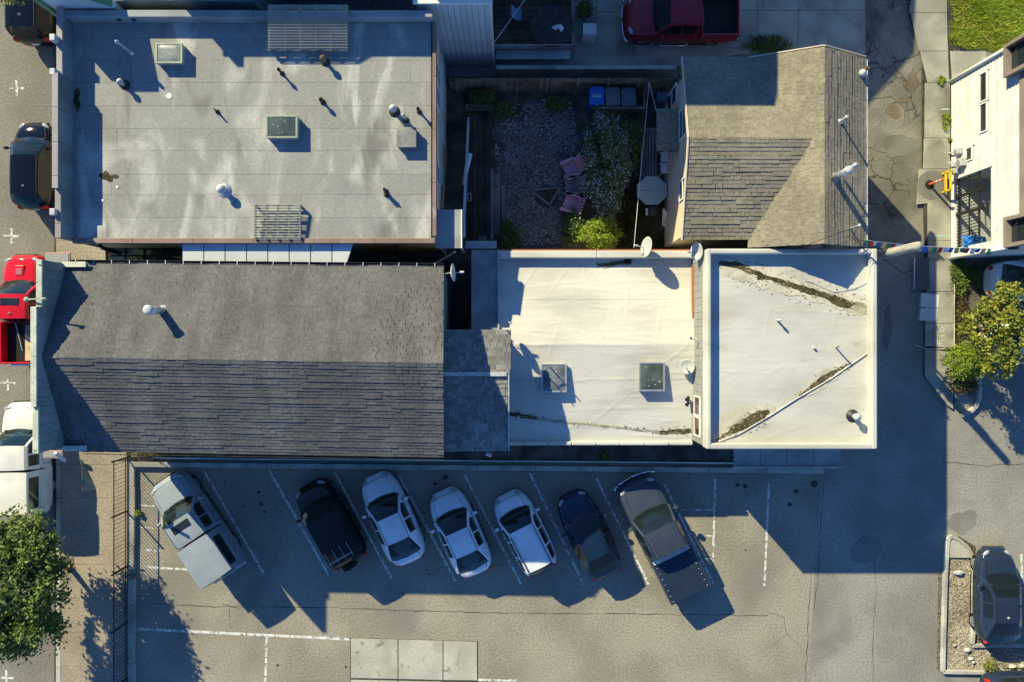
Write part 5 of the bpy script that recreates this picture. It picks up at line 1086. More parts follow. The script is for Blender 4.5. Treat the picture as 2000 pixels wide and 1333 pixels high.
for a, b in (((1038,373),(1072,400)),((1040,372),(1094,366)),((1094,367),(1074,400))): MB().beam(P(*a,.05), P(*b,.05), .07, .07).build('timber', M['wood_grey'], fp)
MB().lathe(P(1068,384,.02), [(.20,0),(.20,.1),(.18,.1),(.18,0)], 18).build('iron_ring', M['rust'], fp); MB().lathe(P(1068,384,.015), [(.55,0),(.4,.03),(.01,.04)], 14).build('ash', M['dark_seal'], fp)
lg = thing('fallen_branch', 'thin pale branch lying on the gravel below the fire pit', 'branch', P(1085,414)); MB().tube([P(1074,402,.05), P(1088,413,.06), P(1098,427,.05)], .018, 6).build('stick', M['wood_grey'], lg)
lg = thing('log', 'cut log lying along the foot of the yard', 'log', P(1070,486)); MB().cyl(P(1040,487,.15), P(1100,486,.15), .13, n=12).build('trunk', M['bark'], lg, smooth=True); MB().cyl(P(1100,486,.15), P(1100.6,486,.15), .125, n=12).build('cut_end', M['wood_light'], lg)
# right deck, octagonal table, chairs
dk = thing('plank_deck', 'small blue grey plank deck beside the porch', 'deck', P(1267,298))
for i in range(6): MB().box(tuple(P(lerp(1250,1284,i/6)+.4,346,.18)), tuple(P(lerp(1250,1284,(i+1)/6)-.4,250,.22))).build('plank', M['wood_grey'], dk)
ot = thing('octagonal_table', 'octagonal teal garden table with glazed top beside the white chairs', 'table', P(1275,373)); c = P(1273.5,372.5,.74)
hull = [(c.x+.72*math.cos(math.radians(22.5+45*k)), c.y+.68*math.sin(math.radians(22.5+45*k))) for k in range(8)]
for s in (1,-1):
    pts = [p for p in hull if (p[1]-c.y)*s > 0]; pts.sort(key=lambda p: math.atan2((p[1]-c.y)*s, (p[0]-c.x))); pts = [(c.x+.665,c.y+s*.006)]+pts+[(c.x-.665,c.y+s*.006)]
    MB().prism(pts if s > 0 else pts[::-1], .70, .74).build('top_half', M['table_top'], ot, bevel=.008)
for k in range(4):
    a = math.radians(45+90*k); MB().beam((c.x+.45*math.cos(a),c.y+.45*math.sin(a),0),(c.x+.4*math.cos(a),c.y+.4*math.sin(a),.70), .06, .06).build('leg', M['wood_grey'], ot)
def plastic_chair(label, px, py):
    t = thing('plastic_chair', label, 'chair', P(px,py,.2), math.radians(180), 'white plastic chairs on the deck'); m_ = M['plastic_white']
    MB().prism([(-.2,-.21),(.2,-.22),(.24,-.16),(.24,.16),(.2,.22),(-.2,.21)], .40, .425).build('seat', m_, t, bevel=.02, local=True)
    b = MB()
    for k in range(9):
        a = lerp(-1.15,1.15,k/8); b.obox((-.04-.24*math.cos(a), .27*math.sin(a), .60), (.008*math.cos(a),.008*math.sin(a)*-1,0), (.012*math.sin(a),.035*math.cos(a)+.012,0), (-.03,0,.17))
    b.build('backrest', m_, t, local=True)
    for s in (-1,1): MB().beam((-.1,s*.27,.62),(.24,s*.26,.60), .05, .025).build('arm', m_, t, local=True)
    for sx in (-.2,.2):
        for s in (-1,1): MB().beam((sx*1.15,s*.25,0),(sx,s*.22,.42), .035, .035).build('leg', m_, t, local=True)
plastic_chair('white plastic chair on the deck, farther from the octagonal table', 1297, 311); plastic_chair('white plastic chair on the deck, right beside the octagonal table', 1297, 333)
gr = thing('charcoal_grill', 'small dark charcoal grill on the weeds below the octagonal table', 'grill', P(1276,413)); MB().lathe(P(1276,413,.45), [(.05,0),(.22,.08),(.26,.18),(.24,.26),(.10,.34),(.01,.36)], 16).build('bowl', M['dark_metal'], gr, smooth=True); MB().box(tuple(P(1261,421,.5)), tuple(P(1266,407,.53))).build('side_shelf', M['metal'], gr)
for k in range(3):
    a = k*2.09; MB().beam(P(1276,413,0)+Vector((.25*math.cos(a),.25*math.sin(a),0)), P(1276,413,.5)+Vector((.12*math.cos(a),.12*math.sin(a),0)), .03, .03).build('leg', M['metal'], gr)
fc = thing('folded_chairs', 'bundle of folded white chairs leaning on the house wall', 'chair', P(1296,425))
for k in range(4): MB().beam(P(1294+k*2.2,441-k*1.5,.15), P(1296+k*2,408+k*2,.75), .06, .05).build('frame_tube', M['plastic_white'], fc)
MB().box(tuple(P(1293,443,.1)), tuple(P(1302,436,.3))).build('foot', M['plastic_white'], fc, bevel=.03)
# bins
def bin_(label, px, py, mat, rz, w_=.64, d_=.78, h_=1.02):
    c = P(px,py,h_); c.z = .02; t = thing('wheelie_bin', label, 'bin', c, rz, 'bins by the board fence'); m_ = M[mat]
    MB().add([(-w_*.42,-d_*.4,0),(w_*.42,-d_*.4,0),(w_*.42,d_*.4,0),(-w_*.42,d_*.4,0),(-w_*.48,-d_*.47,h_-.06),(w_*.48,-d_*.47,h_-.06),(w_*.48,d_*.47,h_-.06),(-w_*.48,d_*.47,h_-.06)], [(3,2,1,0),(4,5,6,7),(0,1,5,4),(1,2,6,5),(2,3,7,6),(3,0,4,7)]).build('body', m_, t, local=True, bevel=.03)
    lid = MB().box((-w_/2,-d_/2,h_-.06),(w_/2,d_/2,h_)).build('lid', m_, t, local=True, bevel=.035); MB().box((-w_*.32,-d_*.30,h_-.01),(w_*.32,d_*.26,h_+.018)).build('lid_panel', m_, lid, local=True, bevel=.02)
    MB().cyl((-w_*.36,d_/2+.03,h_-.05),(w_*.36,d_/2+.03,h_-.05), .03, n=8).build('handle', m_, t, local=True)
    for s in (-1,1): MB().cyl((s*w_*.36,d_*.42,.1),(s*w_*.46,d_*.42,.1), .1, n=14).build('wheel', M['rubber'], t, local=True)
    return t, lid, h_
t, lid, h_ = bin_('bright blue wheelie bin with white lid sticker by the board fence', 1166, 188, 'blue_bin', 0)
MB().box((-.19,-.06,h_+.019),(.19,.04,h_+.023)).build('sticker', M['plastic_white'], lid, local=True)
for k in range(5): MB().box((-.16+k*.055,-.035,h_+.0235),(-.125+k*.055,.018,h_+.026)).build('sticker_letter', M['grey_bin'], lid, local=True)
bin_('grey wheelie bin in the middle of the three by the fence', 1197, 189, 'grey_bin', math.radians(4)); bin_('dark slate wheelie bin, rightmost of the three by the fence', 1228, 190, 'slate_bin', math.radians(3))
bin_('small teal lidded bin beside the brown house corner', 1294, 190, 'slate_bin', 0, .5, .4, .9)
be = thing('bin_screen', 'low board screen in front of the three wheelie bins', 'fence', P(1200,222)); yb = P(0,224,0).y
for i in range(15): xx = lerp(P(1152,0,0).x, P(1250,0,0).x, i/15); MB().box((xx+.006,yb,.05),(xx+.15,yb+.02,.82)).build('board', M['wood'], be)
MB().beam((P(1151,0,0).x,yb+.02,.84),(P(1252,0,0).x,yb+.02,.84), .09, .05).build('top_rail', M['wood'], be)
MB().beam((P(1252,0,0).x,yb+.02,.84),(P(1252,0,0).x,yb+1.15,.84), .07, .05).build('side_rail', M['wood'], be)
for yy in (yb,yb+1.15): MB().beam((P(1252,0,0).x,yy,0),(P(1252,0,0).x,yy,.84), .09, .09).build('post', M['wood'], be)
cl = thing('clothesline', 'pale clothesline strung down the yard from a post by the fence', 'clothesline', P(1266,170)); top = P(1268,161,2.1)
MB().beam(Vector((top.x,top.y,0)), top, .08, .08).build('post', M['wood'], cl)
for e_ in (P(1238,484,3.0), P(1291,250,2.6)): MB().tube([top, top.lerp(e_,.5)-Vector((0,0,.06)), e_], .011, 5).build('line', M['plastic_white'], cl)
# ---------------------------------------------------------------- north deck and shaded drive
nd = thing('raised_deck', 'dark raised plank deck with railing at the top of the frame', 'deck', P(1040,50))
for i in range(14): MB().box(tuple(P(967,lerp(92,-70,i/14)-.5,.85)), tuple(P(1118,lerp(92,-70,(i+1)/14)+.5,.9))).build('plank', M['wood_dark'], nd)
MB().beam(P(966,92,.95), P(1120,92,.95), .2, .12).build('edge_beam', M['wood_grey'], nd)
MB().beam(P(1119,92,1.0), P(1119,-40,1.0), .16, .12).build('edge_beam', M['wood_grey'], nd)
for x in (966,1117): MB().beam(P(x,88,.9), P(x,88,1.9), .04, .04).build('rail_post', M['white_metal'], nd)
for z in (1.5,1.88): MB().tube([P(966,88,z), P(1117,88,z)], .01, 5).build('rail_wire', M['metal'], nd)
MB().tube([P(966,82,1.9), P(1000,35,2.2), P(1025,0,2.4)], .014, 5).build('string', M['plastic_white'], nd)
bb = thing('storage_bench', 'long pale blue storage bench against the deck edge', 'bench', P(1042,108)); MB().box(tuple(P(970,116,.02)), tuple(P(1113,98,.5))).build('box', M['blue_siding'], bb, bevel=.06); MB().box(tuple(P(969,116.5,.5)), tuple(P(1113.5,97.5,.55))).build('lid', M['blue_siding'], bb, bevel=.03)
rt_ = thing('round_patio_table', 'dark round patio table with papers on the raised deck', 'table', P(1078,52,.9)); MB().lathe(P(1078,52,1.62), [(.9,0),(.92,.02),(.9,.04),(.05,.045)], 32).build('top', M['dark_metal'], rt_); MB().cyl(P(1078,52,.9), P(1078,52,1.62), .06, n=10).build('pedestal', M['dark_metal'], rt_)
t = thing('paper_sheet', 'crumpled white paper lying on the dark patio table', 'paper', P(1090,55,1.68)); MB().add([P(1077,54,1.69),P(1085,49,1.70),P(1096,48,1.72),P(1102,56,1.69),P(1096,63,1.69),P(1090,55,1.74),P(1086,60,1.69)], [(0,1,5,6),(1,2,5),(2,3,4,5)]).build('sheet', M['plastic_white'], t)
pc = thing('patio_chair', 'patio chair draped with pale blue cloth beside the round table', 'chair', P(1010,40,.9)); c0 = P(1010,40,.9)
for sx in (-.22,.22):
    for sy in (-.22,.22): MB().beam(c0+Vector((sx,sy,0)), c0+Vector((sx,sy,.45)), .035, .035).build('leg', M['dark_metal'], pc)
MB().box(c0+Vector((-.24,-.24,.43)), c0+Vector((.24,.24,.47))).build('seat', M['dark_metal'], pc, bevel=.02); MB().obox(c0+Vector((-.26,0,.72)), (.02,0,.0), (0,.24,0), (-.03,0,.26)).build('backrest', M['dark_metal'], pc)
nn = 12; xs, ys = np.meshgrid(np.linspace(-.34,.18,nn), np.linspace(-.24,.26,nn)); zs = .52+.42*np.exp(-((xs+.26)/.12)**2)+np.random.default_rng(2).normal(size=(nn,nn))*.015; i = np.arange(nn*nn).reshape(nn,nn)
np_mesh('cloth', np.stack([xs+c0.x,ys+c0.y,zs+c0.z],-1).reshape(-1,3), np.stack([i[:-1,:-1],i[:-1,1:],i[1:,1:],i[1:,:-1]],-1).reshape(-1,4), M['cloth_blue'], pc, smooth=True)
wc = thing('white_cabinet', 'white open topped metal cabinet standing on the shaded concrete', 'cabinet', P(1150,75)); a, b = P(1139,67,.95), P(1165,46,.95)
MB().box((a.x,a.y,.02),(b.x,b.y,.9)).build('body', M['plastic_white'], wc, bevel=.01)
for p, q in (((a.x,a.y),(b.x,a.y+.05)),((a.x,b.y-.05),(b.x,b.y)),((a.x,a.y+.05),(a.x+.05,b.y-.05)),((b.x-.05,a.y+.05),(b.x,b.y-.05))): MB().box((p[0],p[1],.9),(q[0],q[1],.95)).build('rim', M['plastic_white'], wc)
for k in range(4): MB().box((a.x+.02,a.y-.012,.12+k*.2),(b.x-.02,a.y-.001,.27+k*.2)).build('drawer', M['plastic_white'], wc)
pt = thing('plant_trough', 'dark planted trough beside the deck at the top edge', 'planter', P(1140,20)); MB().box(tuple(P(1132,34,.02)), tuple(P(1156,8,.5))).build('trough', M['wood_dark'], pt, bevel=.02)
dr = sheet('shaded_drive', [(1120,-200),(1690,-200),(1690,105),(1450,105),(1330,128),(1120,128)], .002, M['concrete_old'])
for x in (1165,1480,1560): MB().ribbon([P(x,-100,.006), P(x-1,110,.006)], .02).build('joint', M['dark_seal'], dr)
MB().ribbon([P(1165,23,.006), P(1690,20,.006)], .02).build('joint', M['dark_seal'], dr)
# ---------------------------------------------------------------- iron fence by the pavement
ff = thing('iron_fence', 'black iron picket fence between the pavement and the parking bays', 'fence', P(255,1110,.1)); X0 = P(251,0,0).x
ya, yb = P(0,893,0).y, P(0,1350,0).y; n = 62
for i in range(n):
    y = lerp(ya,yb,i/(n-1)); MB().box((X0-.008,y-.008,.18),(X0+.008,y+.008,1.18)).build('picket', M['iron'], ff)
for z in (.25,1.14): MB().box((X0-.016,yb,z-.016),(X0+.016,ya,z+.016)).build('rail', M['iron'], ff)
for py in (893,997,1105,1213,1322): MB().box((X0-.03,P(0,py).y-.03,.1),(X0+.03,P(0,py).y+.03,1.32)).build('post', M['iron'], ff)
for i in range(18):
    x = lerp(X0,P(330,0).x,(i+1)/18); y = ya+.02; MB().box((x-.008,y-.008,.1),(x+.008,y+.008,1.18)).build('picket', M['iron'], ff)
for z in (.25,1.14): MB().box((X0+.02,ya+.004,z-.016),(P(330,0).x,ya+.036,z+.016)).build('rail', M['iron'], ff)
lk = thing('fence_kerb', 'rough concrete kerb along the foot of the iron fence', 'kerb', P(258,1110)); 
for i in range(8): MB().box((P(252,0).x+.03,lerp(yb,ya,i/8)+.006,0),(P(266,0).x+rnd.uniform(-.03,.03),lerp(yb,ya,(i+1)/8)-.006,.17)).build('kerbstone', M['concrete_old'], lk, bevel=.02)
tg = thing('tree_pit', 'red brick edged tree pit at the foot of the street tree', 'tree pit', P(128,1104,.1))
for k in range(4): MB().box(tuple(P(126+k*5,1113,.115)), tuple(P(130+k*5,1107,.15))).build('brick', M['terracotta'], tg)
MB().box(tuple(P(124,1106,.114)), tuple(P(144,1090,.125))).build('earth', M['soil'], tg)
# ---------------------------------------------------------------- right side: street furniture, planting
up = thing('utility_pole', 'weathered grey wooden utility pole rising beside the white roofed building', 'pole', (14.55,3.40,0))
MB().lathe((14.55,3.40,0), [(.19,0),(.185,2),(.165,6.5),(.15,6.62),(.01,6.64)], 14).build('shaft', M['pole_wood'], up, smooth=True)
MB().cyl((14.72,3.5,0),(14.70,3.5,5.8), .025, n=6).build('conduit', M['metal'], up)
# prayer flags
pfl = thing('prayer_flags', 'string of coloured prayer flags hung between brown house and white house', 'flags', P(1810,478,4.2)); a, b = P(1690,469,4.95), P(1940,486,2.9); nfl = 26; cols = ['flag_green','flag_red','flag_white','flag_blue','flag_orange']
def cat_(f): return a.lerp(b, f)-Vector((0,0,.5*math.sin(math.pi*f)))
MB().tube([cat_(i/30) for i in range(31)], .008, 5).build('cord', M['plastic_white'], pfl)
for k in range(nfl):
    p, q = cat_((k+.06)/nfl), cat_((k+.94)/nfl); d = Vector((rnd.uniform(-.05,.05), -.20+rnd.uniform(-.03,.05), -.16)); mid = (p+q)/2+d*.5+Vector((0,rnd.uniform(-.03,.03),rnd.uniform(-.04,.04)))
    MB().add([p,q,q+d,p+d*rnd.uniform(.85,1.1),mid], [(0,1,4),(1,2,4),(2,3,4),(3,0,4)]).build('flag', M[cols[k%5]], pfl)
# traffic post, yellow barrier
tpz = .12; b = P(1815,361,tpz); t = thing('traffic_post', 'orange and white traffic post on the round asphalt patch', 'bollard', b); MB().lathe(b, [(.20,0),(.20,.03),(.08,.06)], 14).build('base', M['rubber'], t)
for z0, z1, mm_ in ((.04,.55,'safety'),(.55,.68,'plastic_white'),(.68,.80,'safety'),(.80,.90,'plastic_white'),(.90,1.02,'safety')): MB().cyl(b+Vector((0,0,z0)), b+Vector((0,0,z1)), .055, .05, 12).build('tube' if mm_ == 'safety' else 'reflective_band', M[mm_], t)
yb_ = thing('yellow_barrier', 'yellow metal barrier rail in front of the meters of the white house', 'barrier', P(1842,357,.12))
for py in (340,376): MB().beam(P(1841,py,.12), Vector((P(1841,py,.12).x,P(1841,py,.12).y,.75)), .07, .07).build('post', M['yellow'], yb_)
for z in (.35,.70): MB().beam(Vector((P(1841,0,.12).x,P(0,338,.12).y,z)), Vector((P(1841,0,.12).x,P(0,378,.12).y,z)), .07, .07).build('rail', M['yellow'], yb_)
vt = thing('utility_cover', 'dark metal vault cover set in the shaded side of the footpath', 'cover', P(1797,536,.0)); MB().prism([(P(x,y).x,P(x,y).y) for x,y in ((1784,506),(1812,504),(1812,567),(1783,567))], -.01, .13).build('lid', M['vault'], vt, bevel=.01)
MB().prism([(P(x,y).x,P(x,y).y) for x,y in ((1782,504),(1784,506),(1783,567),(1781,568))], -.01, .135).build('frame', M['metal'], vt)
vt = thing('utility_cover', 'pale concrete vault cover of two panels on the footpath edge', 'cover', P(1813,600,.0))
for pl in (((1797,573),(1832,577),(1829,602),(1795,600)),((1795,602),(1829,604),(1826,628),(1792,626))): MB().prism([(P(x,y).x,P(x,y).y) for x,y in pl], -.01, .128).build('panel', M['cream_lid'], vt, bevel=.01)
# chalk writing on the footpath: 40' and 20' ME
def strokes(lines, ox, oy, sx, sy, par, mat='chalk', z=.126, wd=.028):
    m = MB()
    for ln in lines: m.ribbon([P(ox+x*sx, oy-y*sy, z+rnd.uniform(0,.0015)) for x, y in ln], wd)
    m.build('chalk_writing', M[mat], par)
four = [[(.7,1),(.1,.4),(.8,.4)],[(.62,.8),(.6,0)]]; zero = [[(.5,1),(.15,.7),(.15,.3),(.5,0),(.85,.3),(.85,.7),(.5,1)]]; two = [[(.1,.8),(.4,1),(.8,.8),(.6,.45),(.1,0),(.85,.02)]]; prime = [[(.5,1.05),(.45,.75)]]
Mm = [[(.0,0),(.15,1),(.45,.4),(.75,1),(.9,0)]]; Ee = [[(.8,1),(.1,1),(.12,0),(.85,0)],[(.12,.5),(.7,.5)]]
strokes(four,1828,650,9,12,east); strokes(zero,1836,649,9,10,east); strokes(prime,1843,647,8,12,east); strokes([[(0,.6),(.6,1)],[(0,0),(.9,.9)]],1838,660,8,6,east)
strokes(two,1806,676,8,9,east); strokes(zero,1813,676,7,9,east); strokes(prime,1817,675,8,10,east); strokes(Mm,1824,674,9,10,east); strokes(Ee,1834,676,9,10,east); strokes([[(0,0),(1,.02)],[(-.6,.55),(0,0)]],1810,682,36,14,east)
strokes([[(0,0),(1,-.1)]],1824,461,32,6,east,'mint',.127,.05); strokes([[(0,0),(1,.1)]],1838,214,16,6,east,'mint',.127,.05)
# kerbs round the planted strip
kb = thing('planting_kerb', 'pale concrete kerb edging the ivy strip beside the footpath', 'kerb', P(1862,610))
for i in range(4): MB().box(tuple(P(1859.5,lerp(535,692,(i+1)/4)-.3,0)), tuple(P(1865,lerp(535,692,i/4)+.3,.2))).build('kerbstone', M['kerb'], kb, bevel=.02)
kc = thing('curved_kerb', 'curved concrete kerb end below the bright green shrub', 'kerb', P(1890,785)); arc = [(1912,735),(1913,760),(1911,780),(1904,795),(1892,806),(1878,812)]
for p, q in zip(arc[:-1], arc[1:]): MB().beam(P(*p,.09), P(*q,.09), .14, .2).build('kerbstone', M['kerb'], kc)
sheet('planting_bed', [(1860,512),(1935,512),(1930,600),(1915,735),(1912,765),(1905,790),(1880,808),(1862,790),(1864,700)], .006, M['soil'])
sheet('concrete_apron', [(1863,750),(1910,745),(1912,765),(1904,793),(1880,809),(1862,790)], .03, M['concrete_old'])
def leaves(name, mat, c, r, n, size, seed, parent=None, clumps=40, cs=.28, hollow=.55, up=.5, floor=.02, **k):
    rg_ = np.random.default_rng(seed); pts = crown_points(rg_, c, r, n, clumps, cs, hollow); pts[:,2] = np.maximum(pts[:,2], floor); v, q = leaf_arrays(rg_, pts, size, up); return np_mesh(name, v, q, mat, parent, **k)
def tree(name, label, base, crown, r, mat, n, size, seed, trunk_r=.13, clumps=60, cs=.26, hollow=.5, group=None, inner=None):
    t = thing(name, label, 'tree', base, group=group); base, crown = Vector(base), Vector(crown); rr = random.Random(seed); m = MB(); fork = base.lerp(crown, .45)
    m.cyl(base, fork, trunk_r, trunk_r*.75, 10)
    for k in range(9):
        d = Vector((rr.uniform(-1,1)*r[0], rr.uniform(-1,1)*r[1], rr.uniform(-.2,.8)*r[2])); e_ = crown+d*.75; mid = fork.lerp(e_, .5)+Vector((0,0,.15)); m.cyl(fork, mid, trunk_r*.5, trunk_r*.32, 7); m.cyl(mid, e_, trunk_r*.32, .012, 6)
        for _ in range(3): e2 = e_+Vector((rr.uniform(-.5,.5),rr.uniform(-.5,.5),rr.uniform(-.1,.4))); m.cyl(mid.lerp(e_,.6), e2, .02, .006, 5)
    m.build('trunk', M['bark'], t, smooth=True); leaves('crown', M[mat], crown, r, n, size, seed, t, clumps, cs, hollow); leaves('young_leaves', M['leaf_lime' if mat == 'leaf_dark' else 'leaf_green'], crown, r, n//9, size*.8, seed, t, clumps, cs*1.05, hollow); return t
c = P(36,1150,4.3); c.z = 4.2
tree('street_tree', 'dense dark green street tree at the lower left', P(132,1102,.12), tuple(P(40,1150,2.75)), (1.95,2.95,1.5), 'leaf_dark', 22000, .17, 5, .13, 150, .165, .45)
tree('street_tree', 'yellowing tree tip poking in at the top left corner over the black car', P(70,-40,.12), P(45,-25,5.0), (.9,.75,.8), 'leaf_yellow', 1500, .14, 6, .1, 16, .35)
tree('small_tree', 'yellow green small tree leaning over the white car at right', P(1905,640,0), P(1948,640,2.7), (1.55,1.95,.95), 'leaf_yellow', 6000, .16, 8, .09, 60, .15, .35)
def shrub(name, label, px, py, z, r, mats, seed, cat='shrub', size=.1, clumps=30, cs=.3, hollow=.5, group=None):
    t = thing(name, label, cat, P(px,py,0), group=group); c = P(px,py,z)
    m = MB(); rr = random.Random(seed)
    for k in range(6): m.cyl(P(px,py,0), Vector((c.x+rr.uniform(-.6,.6)*r[0], c.y+rr.uniform(-.6,.6)*r[1], c.z)), .02, .006, 5)
    m.build('stems', M['bark'], t)
    for i, (mt_, n, sz) in enumerate(mats): leaves('foliage' if i == 0 else 'blossom' if mt_ == 'petal' else 'foliage', M[mt_], c, r, n, sz, seed+(i if mt_ != 'petal' else 0), t, clumps, cs, hollow if mt_ != 'petal' else .75)
    return t
shrub('lime_shrub', 'dense bright lime green shrub below the yellow green tree', 1885, 706, .8, (.75,.70,.75), [('leaf_lime',5200,.09)], 21, clumps=40, hollow=.6)
shrub('dry_shrub', 'straggly dry shrub at the foot of the lime green one', 1883, 755, .3, (.55,.35,.3), [('leaf_dry',900,.10),('leaf_green',300,.08)], 22)
shrub('ivy_patch', 'low green ivy below the corner of the white house', 1872, 540, .12, (.45,1.0,.18), [('leaf_green',1800,.09),('leaf_lime',700,.08)], 23, 'ivy', hollow=.1)
shrub('ivy_patch', 'strip of green creeper in the shade beside the white car', 1905, 535, .15, (.9,.55,.2), [('leaf_green',1600,.09)], 24, 'ivy', hollow=.1)
shrub('dry_groundcover', 'brown dry groundcover along the pale kerb under the tree', 1878, 625, .08, (.35,1.3,.12), [('leaf_dry',1500,.08),('leaf_yellow',300,.08)], 25, 'groundcover', hollow=.1)
for i, (x, y, r, lb) in enumerate(((1835,158,.35,'small green weed tuft at the foot of the white house drainpipe'),(1848,238,.42,'longest green weed patch along the white house wall'),(1854,275,.14,'tiny green weed at the white house wall'),(1862,500,.16,'small weed beside the blue tarp corner'),(270,1002,.22,'small green weed in the kerb below the iron fence'),(1930,1296,.42,'small yellow green shrub in the gravel bed by the dark sedan'),(968,365,.25,'small green plant beside the grey timbers'))):
    shrub('weed', lb, x, y, .1 if i != 5 else .3, (r*.7,r if i in (1,) else r*.7,.12 if i != 5 else .35), [('leaf_lime' if i not in (5,) else 'leaf_yellow',int(420*(1+r)),.07)], 30+i, 'plant', hollow=.2)
# yard plants
shrub('flowering_shrub', 'large shrub covered in white blossom in the middle of the yard', 1182, 320, .75, (1.05,2.35,.85), [('leaf_green',10000,.11),('petal',2600,.075)], 41, clumps=80, cs=.2, hollow=.35)
shrub('yellow_shrub', 'sunlit yellow green shrub at the bottom of the yard', 1172, 460, 1.1, (.75,.62,.85), [('leaf_lime',4200,.11),('petal',60,.06)], 42, clumps=40)
shrub('fern_clump', 'spiky green clump beside the planter box', 977, 213, .3, (.5,.45,.3), [('leaf_green',1100,.16)], 43, 'plant')
shrub('dark_shrub', 'dark green shrub right of the white blossom by the deck', 1230, 280, .5, (.55,1.0,.5), [('leaf_green',2200,.12)], 44)
shrub('dark_shrub', 'dark leafy shrub at the bottom left of the yard gravel', 995, 462, .4, (.5,.7,.4), [('leaf_green',1500,.11)], 45)
shrub('dark_shrub', 'dark bush between lower red chair and sunlit shrub', 1122, 445, .4, (.55,.8,.45), [('leaf_green',2200,.11)], 46)
shrub('dark_shrub', 'leafy plant growing in the planter box by the fence', 945, 192, .5, (.6,.3,.35), [('leaf_green',1100,.12)], 47)
shrub('dark_shrub', 'low dark bush against the fence above the gravel', 1085, 205, .3, (.5,.35,.3), [('leaf_green',900,.11)], 48)
shrub('trough_plant', 'dark plant growing in the trough by the deck', 1145, 18, .65, (.35,.4,.2), [('leaf_green',600,.1),('petal',40,.04)], 49, 'plant')
shrub('leaf_litter', 'heap of dark clippings beside the brown house corner', 1500, 88, .1, (1.0,.45,.15), [('leaf_green',1800,.1),('leaf_dry',700,.09)], 50, 'clippings', hollow=.1)
shrub('fence_weeds', 'dry yellow weeds growing through the fence corner beside the gable wall', 300, 886, .25, (1.3,.16,.2), [('leaf_yellow',900,.08),('leaf_dry',500,.07)], 51, 'weeds', hollow=.1)
shrub('wall_weed', 'green weed growing over the low wall behind the dark sedan', 1182, 893, .5, (.3,.3,.45), [('leaf_green',700,.09)], 52, 'plant', hollow=.1)
shrub('wall_weed', 'tuft of weeds by the low wall above the black SUV', 562, 913, .1, (.22,.14,.1), [('leaf_yellow',200,.06)], 53, 'plant', hollow=.1)
def blades(name, poly, n, h_, mat, seed, label, cat, z=0, wd=.02):
    rg_ = np.random.default_rng(seed); xs = [p[0] for p in poly]; ys = [p[1] for p in poly]; X = rg_.uniform(min(xs),max(xs),n*2); Y = rg_.uniform(min(ys),max(ys),n*2); ok = np.zeros(n*2,bool)
    for (x1,y1),(x2,y2) in zip(poly, poly[1:]+poly[:1]): ok ^= ((y1 > Y) != (y2 > Y)) & (X < (x2-x1)*(Y-y1)/(y2-y1+1e-9)+x1)
    X, Y = X[ok][:n], Y[ok][:n]; k = H/F; bx, by_ = (X-CX)*k, (CY-Y)*k; m_ = len(bx); a = rg_.uniform(0,6.28,m_); hh = h_*rg_.uniform(.4,1.2,m_)*(1+.6*np.sin(bx*2.1)*np.cos(by_*1.7)); ln = rg_.normal(size=(m_,2))*.6*hh[:,None]
    v0 = np.stack([bx-np.cos(a)*wd,by_-np.sin(a)*wd,np.full(m_,z)],1); v1 = np.stack([bx+np.cos(a)*wd,by_+np.sin(a)*wd,np.full(m_,z)],1); v2 = np.stack([bx+ln[:,0],by_+ln[:,1],z+hh],1)
    return np_mesh(name, np.stack([v0,v1,v2],1).reshape(-1,3), np.arange(m_*3).reshape(-1,3), M[mat], kind='stuff', label=label, cat=cat)
sheet('grass_bank', [(1852,-120),(2300,-120),(2300,140),(1960,140),(1935,100),(1880,95),(1850,80)], .006, M['soil'])
blades('grass', [(1850,-40),(2060,-40),(2060,96),(1950,108),(1925,96),(1880,95),(1850,82)], 26000, .20, 'grass', 60, 'bright sunlit grass at the top right corner', 'grass', wd=.022)
blades('yard_weeds', [(1205,300),(1250,350),(1262,345),(1300,400),(1312,488),(1205,488)], 9000, .14, 'moss_lawn', 61, 'dark mossy weeds covering the right of the yard', 'weeds', wd=.025)
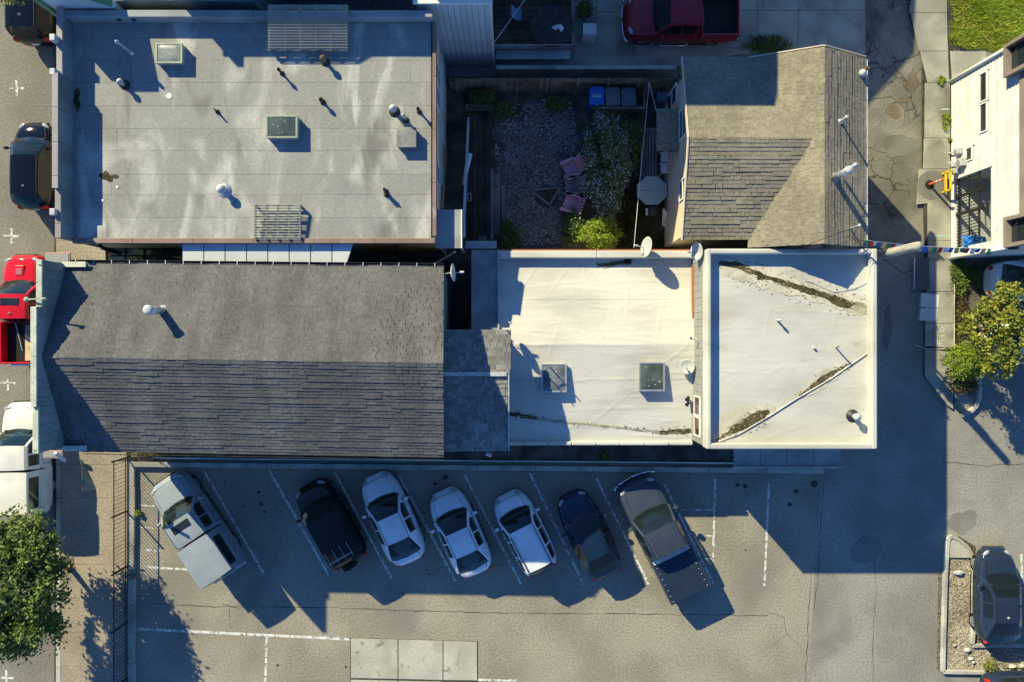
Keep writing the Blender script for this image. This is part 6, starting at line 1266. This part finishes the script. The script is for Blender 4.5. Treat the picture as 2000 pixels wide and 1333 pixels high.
# lower right gravel bed
ib = thing('island_kerb', 'pale kerb ring enclosing the gravel bed at the lower right', 'kerb', P(1870,1180)); kp = [(1856,1047),(1850,1056),(1846,1120),(1843,1220),(1841,1312),(1900,1313),(2020,1313)]; kq = [(1856,1047),(1870,1053),(1888,1068),(1899,1090),(1902,1120),(1902,1190),(1898,1258)]
for kk in (kp, kq):
    for p, q in zip(kk[:-1], kk[1:]): MB().beam(P(*p,.08), P(*q,.08), .16, .18).build('kerbstone', M['kerb'], ib, bevel=.015)
MB().beam(P(1899,1261,.08), P(2020,1261,.08), .14, .18).build('kerbstone', M['kerb'], ib, bevel=.015)
MB().prism([(P(x,y).x,P(x,y).y) for x,y in ((1853,1055),(1860,1052),(1880,1064),(1893,1085),(1897,1088),(1851,1088))], 0, .13).build('end_slab', M['concrete_old'], ib)
sheet('gravel_bed', [(1850,1088),(1898,1088),(1897,1262),(2020,1262),(2020,1310),(1843,1310)], .03, M['mud'])
v, q = stones(rg, [(1850,1089),(1898,1089),(1896,1262),(2010,1264),(2010,1309),(1844,1309)], 8000, .014, .038, .035); np_mesh('bed_gravel', v, q, M['gravel_w'], kind='stuff', label='pale brown gravel filling the kerbed bed at lower right', cat='gravel')
for i, (x, y, s, lb) in enumerate(((1890,1270,.15,'pale boulder at the inner corner of the gravel bed'),(1864,1261,.08,'small grey rock left of the pale boulder'),(1896,1287,.11,'white rock, upper of two in the gravel bed'),(1901,1294,.09,'white rock, lower of two in the gravel bed'),(1978,1303,.17,'round grey boulder near the bottom right kerb'),(1996,1302,.17,'flat tan boulder at the bottom right edge'),(1872,1119,.16,'oblong white stone at the top of the gravel bed'))):
    o = MB().ball(P(x,y,.1), s*(1.6 if i == 6 else 1), s*.7, s*.6, 9, 6); rr = random.Random(i); o.v = [(a+rr.uniform(-.1,.1)*s, b+rr.uniform(-.1,.1)*s, c_+rr.uniform(-.1,.1)*s) for a, b, c_ in o.v]
    o.build('rock', M['rock_w'], smooth=False, label=lb, cat='rock', group='rocks in the gravel bed')
for i, (poly, n) in enumerate((([(1832,1120),(1843,1120),(1840,1310),(1830,1310)], 700), ([(1868,1045),(1905,1068),(1905,1095),(1898,1090),(1885,1063)], 500), ([(1902,1235),(1916,1240),(1916,1262),(1900,1262)], 260))):
    rg_ = np.random.default_rng(70+i); P2 = []
    v, q = stones(rg_, poly, n, .012, .03, .01, .3); np_mesh('dry_leaf_litter', v, q, M['leaf_dry'], kind='stuff', label=('brown needle litter along the left kerb of the gravel bed','orange brown litter round the top of the gravel bed','small patch of orange litter behind the dark sedan')[i], cat='leaf litter')
